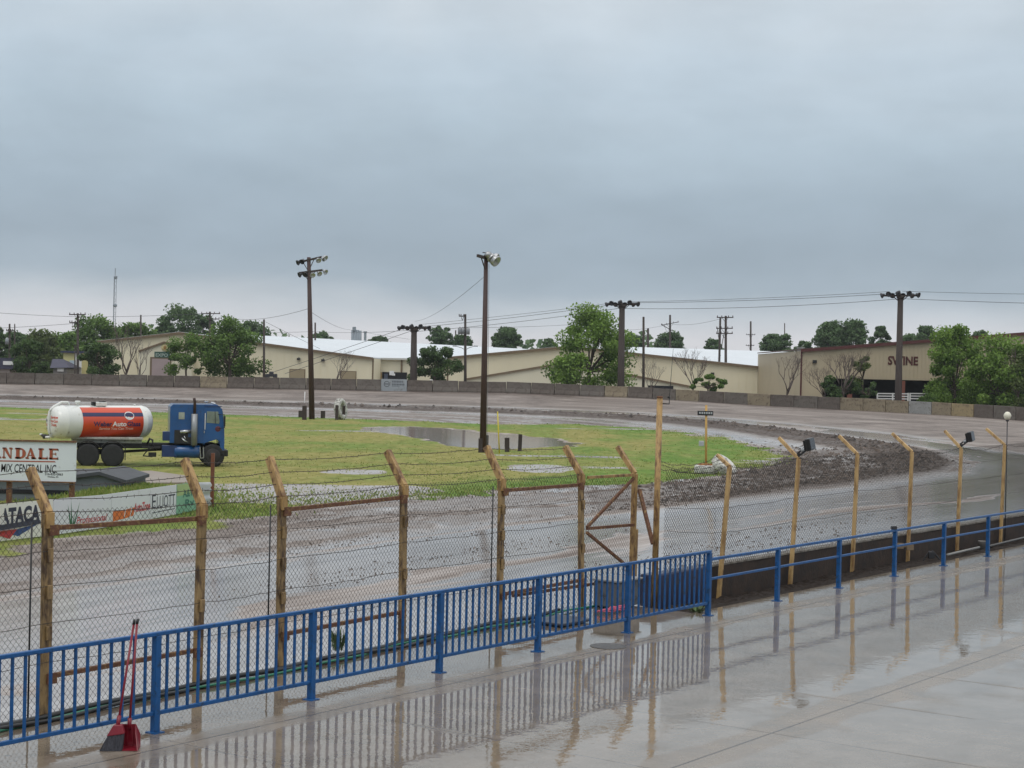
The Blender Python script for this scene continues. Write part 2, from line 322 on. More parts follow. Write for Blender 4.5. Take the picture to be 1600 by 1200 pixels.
def build_ground():
    nc, nr = 520, 560
    u = np.linspace(-.40, .42, nc); Yr = np.concatenate([np.geomspace(14, 262, nr-30), np.linspace(270, 460, 30)])
    U, Y = np.meshgrid(u, Yr); X = U*Y
    x, y = X.ravel(), Y.ravel()
    z, tb, arc, tg, clod, gr, rid, pd, wob, nn, up, nside = ground_z(x, y, True)
    # everything on the concrete side of the fence stays under the slab
    z = np.where(nn < 1.2, -.3, z); z = np.where((nn < 1.9) & ((x-P0.x)*E2.x+(y-P0.y)*E2.y > 4.6), -.55, z)
    wet = np.zeros_like(x)
    outside = sst(-.3, .8, tb)
    streak = fbm(arc*.06, tb*.55+fbm(arc*.2, tb*.2, 31)*2, 12)
    sheet = outside*(1-sst(.0, .25, up))*sst(.74, .50, streak)
    wet = np.maximum(wet, sheet)
    inner = (1-outside)*(1-gr)
    wet = np.maximum(wet, inner*sst(.47, .55, fbm(arc*.045, tb*.8, 41))); wet = np.maximum(wet, outside*sst(7, 3.5, nn)*sst(.34, .44, fbm(x*.3, y*.3, 43)))
    line = sst(-6.5-y/40, -4.5-y/60, tb)*sst(-1.6-y/110, -2.6-y/90, tb)*sst(85, 110, y)   # bright wheel track inside the lip
    wet = np.maximum(wet, line*(1-gr)*.9)
    damp = gr*sst(.60, .68, fbm(x*.05+3, y*.12, 51)); wet = np.maximum(wet, damp*.75)
    mudpatch = damp.copy()
    for (a, b, ra, rb) in ((470, 770, 6.5, 2.2), (585, 767, 3.5, 1.2), (850, 733, 2.2, 1.5), (560, 738, 2.0, .8)):
        q = G(a, b, -.6); e = np.exp(-(((x-q.x)/ra)**2+((y-q.y)/(rb*3))**2)); k = sst(.42, .62, e+wob*.5); mudpatch = np.maximum(mudpatch, k); wet = np.maximum(wet, k*.62)
    g2 = gr*(1-.8*mudpatch)
    g2 = g2*(1-sst(.6, -.4, pd+wob*3.0))
    dark = np.clip(np.maximum(clod*np.where(x > 3, .75, .5), rid*1.5), 0, 1)*(1-line*.9)
    tip = clod*sst(4, 14, x)*sst(125, 100, y)
    dark = np.maximum(dark*sst(.30, .46, fbm(x*.5, y*.5, 61)+.12), np.clip(rid*1.6, 0, 1)*np.clip(nside+.25, 0, 1)); dark = np.maximum(dark, tip*sst(.34, .44, fbm(x*.7, y*.35, 63)))
    # damp soil slumped along the wall foot
    pc = 800+F*x/y; wy = np.interp(pc, W_PX, W_Y); foot = sst(5.0, 1.0, np.abs(wy-y)+fbm(x*.3, y*.1, 71)*3); dark = np.maximum(dark, foot*.8)
    green = np.clip(sst(-9, -1.5, tg)*.8+sst(.45, .62, fbm(x*.06, y*.06, 81))*.35+sst(115, 150, y)*.25+sst(-2, 10, x)*.5*sst(110, 90, y), 0, 1)
    flow = np.stack([arc, tb, np.zeros_like(x)], 1)
    idx = np.arange(nc*nr).reshape(nr, nc); Fq = np.stack([idx[:-1, :-1], idx[:-1, 1:], idx[1:, 1:], idx[1:, :-1]], -1).reshape(-1, 4)
    Vt = np.stack([x, y, z], 1)
    m = ground_material()
    infield = (tb[Fq].mean(1) < -1.5) & (tg[Fq].mean(1) < .5)
    for nm, k in (('infield', infield), ('dirt_track', ~infield)):
        f = Fq[k]; used = np.unique(f); re = np.full(nc*nr, -1); re[used] = np.arange(len(used))
        o = numpy_mesh(nm, Vt[used], re[f], m, attrs={'grass': ('FLOAT', g2[used]), 'wet': ('FLOAT', wet[used]), 'soil': ('FLOAT', dark[used]), 'green': ('FLOAT', green[used]), 'bank': ('FLOAT', np.clip(up, 0, 1)[used]), 'flow': ('FLOAT_VECTOR', flow[used])}, smooth=True)
        tag(o, kind='structure')
def ground_material():
    m = bpy.data.materials.new('wet_dirt_and_grass'); m.use_nodes = True; nt = m.node_tree; N = nt.nodes; L = nt.links; b = N['Principled BSDF']
    def attr(n):
        a = N.new('ShaderNodeAttribute'); a.attribute_name = n; return a
    def noise(src, sc, scale, det=5, ro=.6):
        mp = N.new('ShaderNodeMapping'); mp.inputs['Scale'].default_value = sc; L.new(src, mp.inputs[0]); n = N.new('ShaderNodeTexNoise'); n.inputs['Scale'].default_value = scale; n.inputs['Detail'].default_value = det; n.inputs['Roughness'].default_value = ro; L.new(mp.outputs[0], n.inputs[0]); return n.outputs[0]
    def ramp(src, stops):
        r = N.new('ShaderNodeValToRGB'); e = r.color_ramp.elements; e[0].position = stops[0][0]; e[0].color = (*stops[0][1], 1); e[1].position = stops[-1][0]; e[1].color = (*stops[-1][1], 1)
        for p, c in stops[1:-1]: q = e.new(p); q.color = (*c, 1)
        L.new(src, r.inputs[0]); return r.outputs[0]
    def mixc(f, a, c):
        x = N.new('ShaderNodeMix'); x.data_type = 'RGBA'
        L.new(f, x.inputs[0]); L.new(a, x.inputs[6]); L.new(c, x.inputs[7]); return x.outputs[2]
    def math_(op, a, c):
        x = N.new('ShaderNodeMath'); x.operation = op
        for i, v in enumerate((a, c)):
            if isinstance(v, (int, float)): x.inputs[i].default_value = v
            else: L.new(v, x.inputs[i])
        return x.outputs[0]
    def mr(src, a, c, d, e):
        x = N.new('ShaderNodeMapRange'); x.inputs[1].default_value = a; x.inputs[2].default_value = c; x.inputs[3].default_value = d; x.inputs[4].default_value = e; L.new(src, x.inputs[0]); return x.outputs[0]
    tc = N.new('ShaderNodeTexCoord').outputs['Object']; fl = attr('flow').outputs['Vector']
    streak = noise(fl, (.10, 1.3, 1), 1.0, 9, .72); fine = noise(tc, (1, 1, 1), 3.5, 8, .7); big = noise(tc, (1, 1, 1), .12, 4)
    tread = noise(fl, (.13, .17, 1), 1.0, 10, .84)
    mud = ramp(streak, [(.32, (.115, .082, .063)), (.47, (.245, .202, .176)), (.64, (.43, .39, .365))])
    bankc = ramp(tread, [(.38, (.076, .056, .045)), (.5, (.175, .143, .124)), (.62, (.29, .25, .222))])
    mud = mixc(mr(attr('bank').outputs['Fac'], .0, .12, 0, 1), mud, bankc)
    soil = ramp(fine, [(.3, (.022, .015, .011)), (.55, (.052, .036, .028)), (.78, (.12, .092, .076))])
    sm = math_('MULTIPLY', attr('soil').outputs['Fac'], mr(fine, .3, .55, 1.15, .75))
    sheen_tint = N.new('ShaderNodeRGB'); sheen_tint.outputs[0].default_value = (.40, .368, .345, 1); wet0 = math_('MULTIPLY', attr('wet').outputs['Fac'], mr(streak, .3, .6, .15, .75)); mud = mixc(wet0, mud, sheen_tint.outputs[0])  # pale tint painted into wet mud stands in for reflected sky sheen
    col = mixc(sm, mud, soil)
    gn = noise(tc, (1, .35, 1), 1.6, 8, .75); gb = noise(tc, (.5, .22, 1), .5, 5, .6)
    dry = ramp(gn, [(.3, (.15, .142, .042)), (.5, (.25, .235, .072)), (.7, (.33, .30, .12))])
    lush = ramp(gn, [(.3, (.06, .115, .018)), (.5, (.115, .20, .034)), (.7, (.19, .28, .065))])
    gm = math_('ADD', math_('MULTIPLY', attr('green').outputs['Fac'], .75), mr(gb, .40, .62, -.3, .5))
    gcol = mixc(gm, dry, lush)
    ga = math_('MULTIPLY', attr('grass').outputs['Fac'], 1.0); gk = mr(math_('ADD', ga, math_('MULTIPLY', math_('SUBTRACT', fine, .5), .9)), .35, .6, 0, 1)
    col = mixc(gk, col, gcol); L.new(col, b.inputs['Base Color'])
    wt = math_('MULTIPLY', attr('wet').outputs['Fac'], mr(gk, 0, 1, 1, .35))
    wk = mr(math_('ADD', wt, math_('MULTIPLY', math_('SUBTRACT', streak, .5), .7)), .35, .75, 0, 1)
    base_r = mr(attr('bank').outputs['Fac'], 0, .1, .62, .66)
    rg = N.new('ShaderNodeMix'); L.new(wk, rg.inputs[0]); L.new(base_r, rg.inputs[2]); rg.inputs[3].default_value = .13
    rg.inputs[3].default_value = .11; r2 = N.new('ShaderNodeMix'); L.new(gk, r2.inputs[0]); L.new(rg.outputs[0], r2.inputs[2]); r2.inputs[3].default_value = .85
    r3 = N.new('ShaderNodeMix'); L.new(sm, r3.inputs[0]); L.new(r2.outputs[0], r3.inputs[2]); r3.inputs[3].default_value = .8
    L.new(r3.outputs[0], b.inputs['Roughness'])
    sp = N.new('ShaderNodeMix'); L.new(gk, sp.inputs[0]); L.new(math_('SUBTRACT', mr(attr('bank').outputs['Fac'], 0, .15, .5, .34), math_('MULTIPLY', sm, .32)), sp.inputs[2]); sp.inputs[3].default_value = .12; L.new(sp.outputs[0], b.inputs['Specular IOR Level'])
    bp = N.new('ShaderNodeBump'); bp.inputs['Distance'].default_value = .12
    h = math_('ADD', fine, math_('MULTIPLY', tread, .8)); L.new(h, bp.inputs['Height'])
    st = mr(wk, 0, 1, .55, .03); L.new(st, bp.inputs['Strength']); L.new(bp.outputs[0], b.inputs['Normal'])
    return m
build_ground()
far = MB(); far.add([(-2500, -200, -1.4), (2500, -200, -1.4), (2500, 4500, -1.4), (-2500, 4500, -1.4)], [(0, 1, 2, 3)])
tag(far.build('ground', mat('far_ground', (.10, .11, .06), .9, 0, .3, .02), local=True), kind='structure')

def clods():
    n = 420000; u = RNG.uniform(-.36, .36, n); Y = 1/RNG.uniform(1/205, 1/21, n); X = u*Y; z, tb, arc, tg, cl, gr, rid, pd, wob, nn, up, ns = ground_z(X, Y, True)
    ns = np.clip(ns, 0, 1); tip = cl*sst(2, 12, X)*sst(125, 100, Y); row = np.exp(-((tb+.9)/.9)**2)*ns; near = cl*sst(110, 70, Y); lines = (1-sst(0, .2, up))*sst(.56, .64, fbm(arc*.05, tb*.45, 91))*sst(0, 1.5, tb)*sst(80, 55, Y)
    pr = np.clip(tip*.95*sst(.32, .46, fbm(X*.5, Y*.3, 63))+row*.9+near*.5*sst(.47, .57, fbm(arc*.07, tb*.6, 95))+lines*.10, 0, 1)*(1-gr); k = (RNG.random(n) < pr) & (nn > 2.4) & (up < .25)
    x, y, z, row, tip = X[k], Y[k], z[k], row[k], tip[k]; m = len(x); r = RNG.uniform(.28, 1, m)**2.6*(.026+y*.0008+.035*tip)*(1+row*.6)*np.where((tip+row < .15) & (y < 75), .55, 1); zz = z+r*.15
    a = RNG.uniform(0, 2*PI, m); c, s_ = np.cos(a), np.sin(a); e = RNG.uniform(.7, 1.4, (m, 3)); B = np.array([[1, 0, 0], [0, 1, 0], [-1, 0, 0], [0, -1, 0], [.1, .1, .8], [0, 0, -.5]])
    P = B[None]*e[:, None, :]*r[:, None, None]; Q = np.stack([P[..., 0]*c[:, None]-P[..., 1]*s_[:, None]+x[:, None], P[..., 0]*s_[:, None]+P[..., 1]*c[:, None]+y[:, None], P[..., 2]+zz[:, None]], -1).reshape(-1, 3)
    T = np.array([[0, 1, 4], [1, 2, 4], [2, 3, 4], [3, 0, 4]]); Fq = (np.arange(m)[:, None, None]*6+T[None]).reshape(-1, 3)
    mt = bpy.data.materials.new('churned_mud'); mt.use_nodes = True; N = mt.node_tree.nodes; L = mt.node_tree.links; b = N['Principled BSDF']; at = N.new('ShaderNodeAttribute'); at.attribute_name = 'tone'; rp = N.new('ShaderNodeValToRGB'); q = rp.color_ramp.elements
    q[0].color = (.022, .014, .009, 1); q[1].color = (.18, .133, .105, 1); L.new(at.outputs['Fac'], rp.inputs[0]); L.new(rp.outputs[0], b.inputs['Base Color']); b.inputs['Roughness'].default_value = .45; b.inputs['Specular IOR Level'].default_value = .35
    tone = np.repeat(np.clip(RNG.normal(.32, .2, m)-.1*row, 0, 1), 6); o = numpy_mesh('mud_clods', Q, Fq, mt, None, {'tone': ('FLOAT', tone)}); tag(o, 'churned brown mud clods along the inner edge of the track', 'mud', kind='stuff')
clods()

# water lying on the infield
def water_mat():
    m = bpy.data.materials.new('muddy_water'); m.use_nodes = True; N = m.node_tree.nodes; L = m.node_tree.links; b = N['Principled BSDF']
    b.inputs['Base Color'].default_value = (.25, .205, .18, 1); b.inputs['Roughness'].default_value = .09; b.inputs['IOR'].default_value = 1.33
    tc = N.new('ShaderNodeTexCoord'); n = N.new('ShaderNodeTexNoise'); n.inputs['Scale'].default_value = 2.5; n.inputs['Detail'].default_value = 3; L.new(tc.outputs['Object'], n.inputs[0])
    bp = N.new('ShaderNodeBump'); bp.inputs['Strength'].default_value = .05; bp.inputs['Distance'].default_value = .02; L.new(n.outputs[0], bp.inputs['Height']); L.new(bp.outputs[0], b.inputs['Normal']); return m
M_water = water_mat()
cxy = POND.mean(0); pw = cxy+(POND-cxy)*1.25
b = MB(); b.add([(p[0], p[1], -.625) for p in pw], [tuple(range(len(pw)))]); tag(b.build('puddle', M_water), kind='structure')

# ------------------------------------------------------------------ concrete walkway
def fence_n(s): return 1.45+.055*(s+7.0)
def walkway_material():
    m = bpy.data.materials.new('wet_concrete_walkway'); m.use_nodes = True; nt = m.node_tree; N = nt.nodes; L = nt.links; b = N['Principled BSDF']
    def math_(op, a, c=None, d=None):
        x = N.new('ShaderNodeMath'); x.operation = op
        for i, v in enumerate((a, c, d)):
            if v is None: continue
            if isinstance(v, (int, float)): x.inputs[i].default_value = v
            else: L.new(v, x.inputs[i])
        return x.outputs[0]
    def mr(src, a, c, d, e):
        x = N.new('ShaderNodeMapRange'); x.inputs[1].default_value = a; x.inputs[2].default_value = c; x.inputs[3].default_value = d; x.inputs[4].default_value = e; L.new(src, x.inputs[0]); return x.outputs[0]
    def noise(scale, det=5, ro=.6, src=None):
        n = N.new('ShaderNodeTexNoise'); n.inputs['Scale'].default_value = scale; n.inputs['Detail'].default_value = det; n.inputs['Roughness'].default_value = ro; L.new(src or tcn, n.inputs[0]); return n.outputs[0]
    def mixc(f, a, c):
        x = N.new('ShaderNodeMix'); x.data_type = 'RGBA'
        for i, v in ((0, f), (6, a), (7, c)):
            if isinstance(v, tuple): x.inputs[i].default_value = (*v, 1)
            else: L.new(v, x.inputs[i])
        return x.outputs[2]
    tcn = N.new('ShaderNodeTexCoord').outputs['Object']          # object space: x along the railing, y across
    sp = N.new('ShaderNodeSeparateXYZ'); L.new(tcn, sp.inputs[0]); s, n = sp.outputs[0], sp.outputs[1]
    def edge(v, off, per):                                       # distance to the nearest joint of a repeating set
        q = math_('MODULO', math_('ADD', v, off+per*200), per); return math_('MINIMUM', q, math_('SUBTRACT', per, q))
    d1 = edge(n, .62, 4.55); d2 = edge(s, 1.9, 4.8); d3 = edge(s, 4.3, 4.8)
    ds = math_('MINIMUM', d2, d3); dj = math_('MINIMUM', d1, ds)
    joint = mr(dj, .008, .022, 1, 0)
    bigs = noise(.55, 3, .5); mid = noise(1.6, 5, .6); fine = noise(26, 5, .7); grain = noise(160, 2)
    # water stands in the middle of each slab, the lips by the joints stay merely damp
    lip = math_('MINIMUM', mr(d1, .10, .42, 0, 1), mr(ds, .0, .15, .72, 1))
    pud = mr(math_('ADD', math_('MULTIPLY', lip, .36), math_('ADD', math_('MULTIPLY', bigs, .75), math_('MULTIPLY', mid, .25))), .63, .77, 0, 1)
    far_ = mr(n, -5.6, -3.6, .10, 0); pud = mr(math_('SUBTRACT', math_('ADD', math_('MULTIPLY', lip, .36), math_('ADD', math_('MULTIPLY', bigs, .70), math_('MULTIPLY', mid, .30))), far_), .64, .76, 0, 1)
    col = N.new('ShaderNodeValToRGB'); e = col.color_ramp.elements; e[0].position = .3; e[0].color = (.165, .136, .104, 1); e[1].position = .7; e[1].color = (.265, .222, .178, 1); L.new(mid, col.inputs[0])
    c = mixc(mr(fine, .35, .65, 0, .35), col.outputs[0], (.13, .115, .097))
    mudk = mr(math_('ADD', n, math_('MULTIPLY', math_('SUBTRACT', mid, .5), 1.6)), .55, 1.5, 0, .85)        # silt washed in under the fence
    c = mixc(mudk, c, (.10, .076, .058))
    spk = math_('MULTIPLY', mr(noise(9, 1, .5), .69, .72, 0, .8), mr(n, -1.2, .4, 0, 1)); c = mixc(spk, c, (.05, .04, .035))
    jf = math_('MULTIPLY', joint, mr(d1, .0, .03, 1, .45)); c = mixc(jf, c, (.06, .05, .044)); L.new(c, b.inputs['Base Color'])
    rr = N.new('ShaderNodeMix'); L.new(pud, rr.inputs[0]); rr.inputs[3].default_value = .015; L.new(mr(mid, .3, .7, .17, .33), rr.inputs[2]); L.new(rr.outputs[0], b.inputs['Roughness'])
    b.inputs['IOR'].default_value = 1.6
    bp = N.new('ShaderNodeBump'); bp.inputs['Distance'].default_value = .01
    hh = math_('SUBTRACT', math_('MULTIPLY', fine, .25), math_('MULTIPLY', joint, 1.0)); L.new(hh, bp.inputs['Height']); L.new(mr(pud, 0, 1, .22, .0), bp.inputs['Strength'])
    rip = N.new('ShaderNodeBump'); rip.inputs['Distance'].default_value = .006; rip.inputs['Strength'].default_value = .26; L.new(noise(4.5, 3, .6), rip.inputs['Height']); L.new(bp.outputs[0], rip.inputs['Normal'])
    L.new(rip.outputs[0], b.inputs['Normal']); return m
def build_walkway():
    b = MB(); ss = [-26, -12, -6, 0, 5.9, 5.9, 20, 70]; ns = [fence_n(v)+.22 for v in ss[:5]]+[.36, .36, .36]
    top = [(a, c, 0) for a, c in zip(ss, ns)]+[(70, -34, 0), (-26, -34, 0)]; k = len(top); bot = [(x, y, -.4) for x, y, _ in top]
    b.add(top+bot, [tuple(range(k))[::-1]]+[(i, (i+1) % k, k+(i+1) % k, k+i) for i in range(k)])
    o = b.build('concrete_walkway', walkway_material(), local=True); o.location = P0; o.rotation_euler = (0, 0, math.atan2(E2.y, E2.x)); tag(o, kind='structure')
build_walkway()

# ------------------------------------------------------------------ blue railings
def railing():
    bl = [242, 486, 686, 840, 980, 1106]; ss = [s_at(p, 0) for p in bl]; ss = [ss[0]-5.1, ss[0]-2.55]+ss
    t = thing('picket_railing', 'blue painted steel railing with close vertical pickets on the wet concrete', 'railing', SN(ss[2], 0))
    h = 1.09
    for i, s in enumerate(ss):
        b = MB(); b.bar(SN(s, 0, 0), SN(s, 0, h-.02), .078, .078, E2); o = b.build('post', M_blue, t, .006)
        c = MB(); c.box(SN(s, 0, .006), (.15, .15, .012), Matrix.Rotation(math.atan2(E2.y, E2.x), 3, 'Z')); c.build('base_plate', M_blue, o)
    b = MB(); b.bar(SN(ss[0], 0, h), SN(ss[-1]+.04, 0, h), .062, .045); b.build('top_rail', M_blue, t, .008)
    for a, c in zip(ss[:-1], ss[1:]):
        b = MB(); b.bar(SN(a+.04, 0, .215), SN(c-.04, 0, .215), .045, .045); b.build('bottom_rail', M_blue, t, .006)
    cnt = 0
    for a, c in zip(ss[1:-1], ss[2:]):
        for k in range(1, 16):
            s = a+(c-a)*k/16; b = MB(); b.bar(SN(s, 0, .22), SN(s, 0, h-.01), .026, .026, E2); b.build('picket', M_blue, t)
    b = MB()
    for k in range(1, 16): s = ss[0]+(ss[1]-ss[0])*k/16; b.bar(SN(s, 0, .22), SN(s, 0, h-.01), .026, .026, E2)
    o = b.build('picket', M_blue, t); o['kind'] = 'stuff'
    ss2 = [ss[-1]+.04]+[s_at(p, 0) for p in (1214, 1310, 1397, 1474, 1543)]; ss2 += [ss2[-1]+2.7, ss2[-1]+5.4, ss2[-1]+8.1]
    t = thing('two_rail_railing', 'blue steel railing of two plain rails beside the low dark wall', 'railing', SN(ss2[1], 0))
    for s in ss2[1:]:
        b = MB(); b.bar(SN(s, 0, 0), SN(s, 0, .95), .078, .078, E2); o = b.build('post', M_blue, t, .006)
        c = MB(); c.box(SN(s, 0, .006), (.15, .15, .012), Matrix.Rotation(math.atan2(E2.y, E2.x), 3, 'Z')); c.build('base_plate', M_blue, o)
    b = MB(); b.bar(SN(ss2[0], 0, .955), SN(ss2[-1]+.1, 0, .955), .055, .045); b.build('top_rail', M_blue, t, .006)
    b = MB(); b.bar(SN(ss2[0], .0, .62), SN(ss2[-1]+.1, 0, .62), .045, .04); b.build('middle_rail', M_blue, t, .006)
railing()

# ------------------------------------------------------------------ chain link fences
def mesh_panel(A, B, zt0, zt1, zb0, zb1, parent, name='mesh_panel', Wd=.078, Hd=.086, r=.0029):
    A, B = np.array(A), np.array(B); Ln = np.linalg.norm((B-A)[:2]); nw = int(Ln/(Wd/2)); Vs = []; Fs = []; o = 0
    d = (B-A)[:2]/Ln; nrm = np.array([-d[1], d[0]])
    for i in range(nw):
        f0 = (i+.5)/nw; zb = zb0+(zb1-zb0)*f0; zt = zt0+(zt1-zt0)*f0; k = max(3, int((zt-zb)/(Hd/2)))
        j = np.arange(k+1); x = (i+((j+i) % 2))*Ln/nw; z = zb+(zt-zb)*j/k; off = .004*(1-2*((j+i) % 2))+.012*np.sin(x*2.1+z*1.7)
        P = np.stack([A[0]+d[0]*x+nrm[0]*off, A[1]+d[1]*x+nrm[1]*off, z], 1)
        ring = np.array([[d[0]*r, d[1]*r, 0], [-d[0]*r*.5+nrm[0]*r*.87, -d[1]*r*.5+nrm[1]*r*.87, 0], [-d[0]*r*.5-nrm[0]*r*.87, -d[1]*r*.5-nrm[1]*r*.87, 0]])
        Vs.append((P[:, None, :]+ring[None]).reshape(-1, 3)); a = np.arange(k)*3
        for q in range(3): Fs.append(np.stack([a+q, a+(q+1) % 3, a+3+(q+1) % 3, a+3+q], 1)+o)
        o += 3*(k+1)
    return numpy_mesh(name, np.concatenate(Vs), np.concatenate(Fs), M_wire, parent)
def strand(pts, r, parent, m=None, sag=.03, wob=.012, barbs=True, name='barbed_wire'):
    b = MB(); path = []
    for a, c in zip(pts[:-1], pts[1:]):
        a, c = Vector(a), Vector(c); n = 10
        for k in range(n):
            f = k/n; p = a.lerp(c, f); p.z -= sag*4*f*(1-f); p += Vector((random.uniform(-1, 1), random.uniform(-1, 1), random.uniform(-1, 1)))*wob*(1 if k else .2); path.append(p)
    path.append(Vector(pts[-1])); b.tube(path, r, 4)
    if barbs:
        for a, c in zip(path[:-1], path[1:]):
            for f in (.25, .75):
                p = a.lerp(c, f); v = Vector((random.uniform(-1, 1), random.uniform(-1, 1), random.uniform(-1, 1))).normalized()*.03; b.tube([p-v, p+v], r*.7, 3)
    return b.build(name, m or M_barb, parent)
FENCE_TOPS = {}
def left_fence():
    kx = [(-175, 818), (75, 803), (316, 790), (441, 778), (631, 760), (784, 751), (908, 743)]; bx = [-178, 70, 308, 437, 628, 780, 908]; tips = [(-203, 748), (47, 733), (288, 718), (421, 715), (605, 705), (760, 698), (883, 698)]
    P = []
    for bpx in bx:
        lo, hi = -16, 30
        for _ in range(50):
            c = (lo+hi)/2
            if pxof(SN(c, fence_n(c)))[0] < bpx: lo = c
            else: hi = c
        P.append(SN(lo, fence_n(lo)))
    t = thing('chain_link_fence', 'tall brown post chain link fence with leaning yellow arms of barbed wire', 'fence', P[1])
    tops = []; tipp = []
    for i, p in enumerate(P):
        k = D(kx[i][0], kx[i][1], p.y); tip = D(tips[i][0], tips[i][1], p.y+.25); tops.append(k); tipp.append(tip)
        b = MB(); b.bar(p-E2*.026+Vector((0, 0, -.1)), k-E2*.026, .052, .085, E2); b.bar(p+E2*.028+Vector((0, 0, -.1)), k+E2*.028, .05, .075, E2)
        zs = (.42, .62, .8) if i % 2 else (.45, .78)
        for q in zs: c = p.lerp(k, q)-N2*.05; b.box(c, (.075, .03, .16), Matrix.Rotation(math.atan2(E2.y, E2.x), 3, 'Z'))
        o = b.build('post', M_yeldark, t, .006)
        a = MB(); base = p.lerp(k, .93); a.bar(base, k+Vector((0, 0, .02)), .115, .105, E2); a.bar(k, tip, .105, .085, E2); a.build('arm', M_yel, o, .006)
    nb = len(P)-1
    for i in range(nb):
        A, B = P[i], P[i+1]; za, zb = tops[i].z+.03, tops[i+1].z+.03
        mesh_panel(A+N2*.06, B+N2*.06, za, zb, -.08, -.08, t)
        if i in (1, 3, 5):
            for frac in (.93, .205):
                a = A.lerp(tops[i], frac)+E2*.05; c = B.lerp(tops[i+1], frac)-E2*.05
                m = MB(); m.bar(a, c, .05, .055); m.build('top_rail' if frac > .5 else 'lower_rail', M_rust, t, .004)
                for q in (a, c):
                    m = MB(); m.box(q-N2*.05-Vector((0, 0, .02)), (.13, .03, .12), Matrix.Rotation(math.atan2(E2.y, E2.x), 3, 'Z')); m.build('hinge_plate', M_rust, t)
        if i in (0, 2, 4):
            q = B-E2*.22+N2*.02; m = MB(); m.tube([q, q+Vector((0, 0, zb*.95))], .011, 6); m.build('tension_bar', M_black, t)
    for f in (.04, .36, .66, .95): strand([a.lerp(c, 1-f) for a, c in zip(tops, tipp)], .0045, t, sag=.035, wob=.006)
    for f in (.28, .47, .65, .82): strand([p.lerp(k, f)-N2*.05 for p, k in zip(P, tops)], .004, t, sag=.02, wob=.009, barbs=False, name='tension_wire')
    return P, tops, tipp
LP, LT, LTIP = left_fence()

def gate():
    A, kA = LP[-1], LT[-1]
    sB = s_at(986, 2.15); B = SN(sB, 2.15); kB = D(992, 740, B.y); tip = D(965, 698, B.y+.25)
    t = thing('fence_gate', 'yellow diagonal braced chain link gate beside the tall yellow pole', 'gate', B)
    b = MB(); b.bar(B+Vector((0, 0, -.1)), kB, .085, .085, E2); b.bar(B+E2*.09, B.lerp(kB, .55)+E2*.09, .07, .07, E2); o = b.build('post', M_yel, t, .006)
    a = MB(); a.bar(kB, tip, .085, .08, E2); a.build('arm', M_yel, o, .006)
    def pt(px, py, n=2.1):
        s = s_at(px, n); q = SN(s, n); return Vector((q.x, q.y, z_at(q, py)))
    for nm, p, q in (('top_rail', (914, 746), (986, 742)), ('middle_rail', (914, 826), (988, 820)), ('brace', (986, 747), (914, 824)), ('brace', (914, 832), (978, 884)), ('lower_rail', (800, 931), (975, 905))):
        m = MB(); m.bar(pt(*p), pt(*q), .045, .05); m.build(nm, M_rust if nm != 'top_rail' else M_yel, t, .004)
    m = MB(); m.bar(pt(995, 765), pt(1018, 850, 1.6), .06, .06); m.build('brace', M_rust, t, .004)
    mesh_panel(A+E2*.08+N2*.03, B-E2*.08+N2*.03, kA.z-.02, kB.z-.02, .0, .0, t)
    return B, kB, tip
GB, GK, GT = gate()
def tall_pole():
    P = SN(s_at(1022, 1.55), 1.55); k = D(1031, 622, P.y)
    t = thing('yellow_pole', 'tall yellow steel pole standing above the gate with a thin whip aerial', 'pole', P)
    b = MB(); b.tube([P+Vector((0, 0, -.1)), k], [.056, .054], 16); b.build('shaft', M_yel, t)
    b = MB(); b.tube([k, k+Vector((0, 0, .035))], [.058, .05], 16); b.build('cap', M_rust, t)
    b = MB(); q = k+Vector((.05, 0, -.1)); b.tube([q, q+Vector((.12, 0, .0)), D(1046, 621, P.y)], .012, 6); b.tube([D(1046, 621, P.y), D(1052, 545, P.y)], [.006, .003], 5); b.tube([D(1044.5, 622, P.y), D(1045, 619, P.y)], .022, 8); b.build('aerial', M_black, t)
    return P
TP = tall_pole()

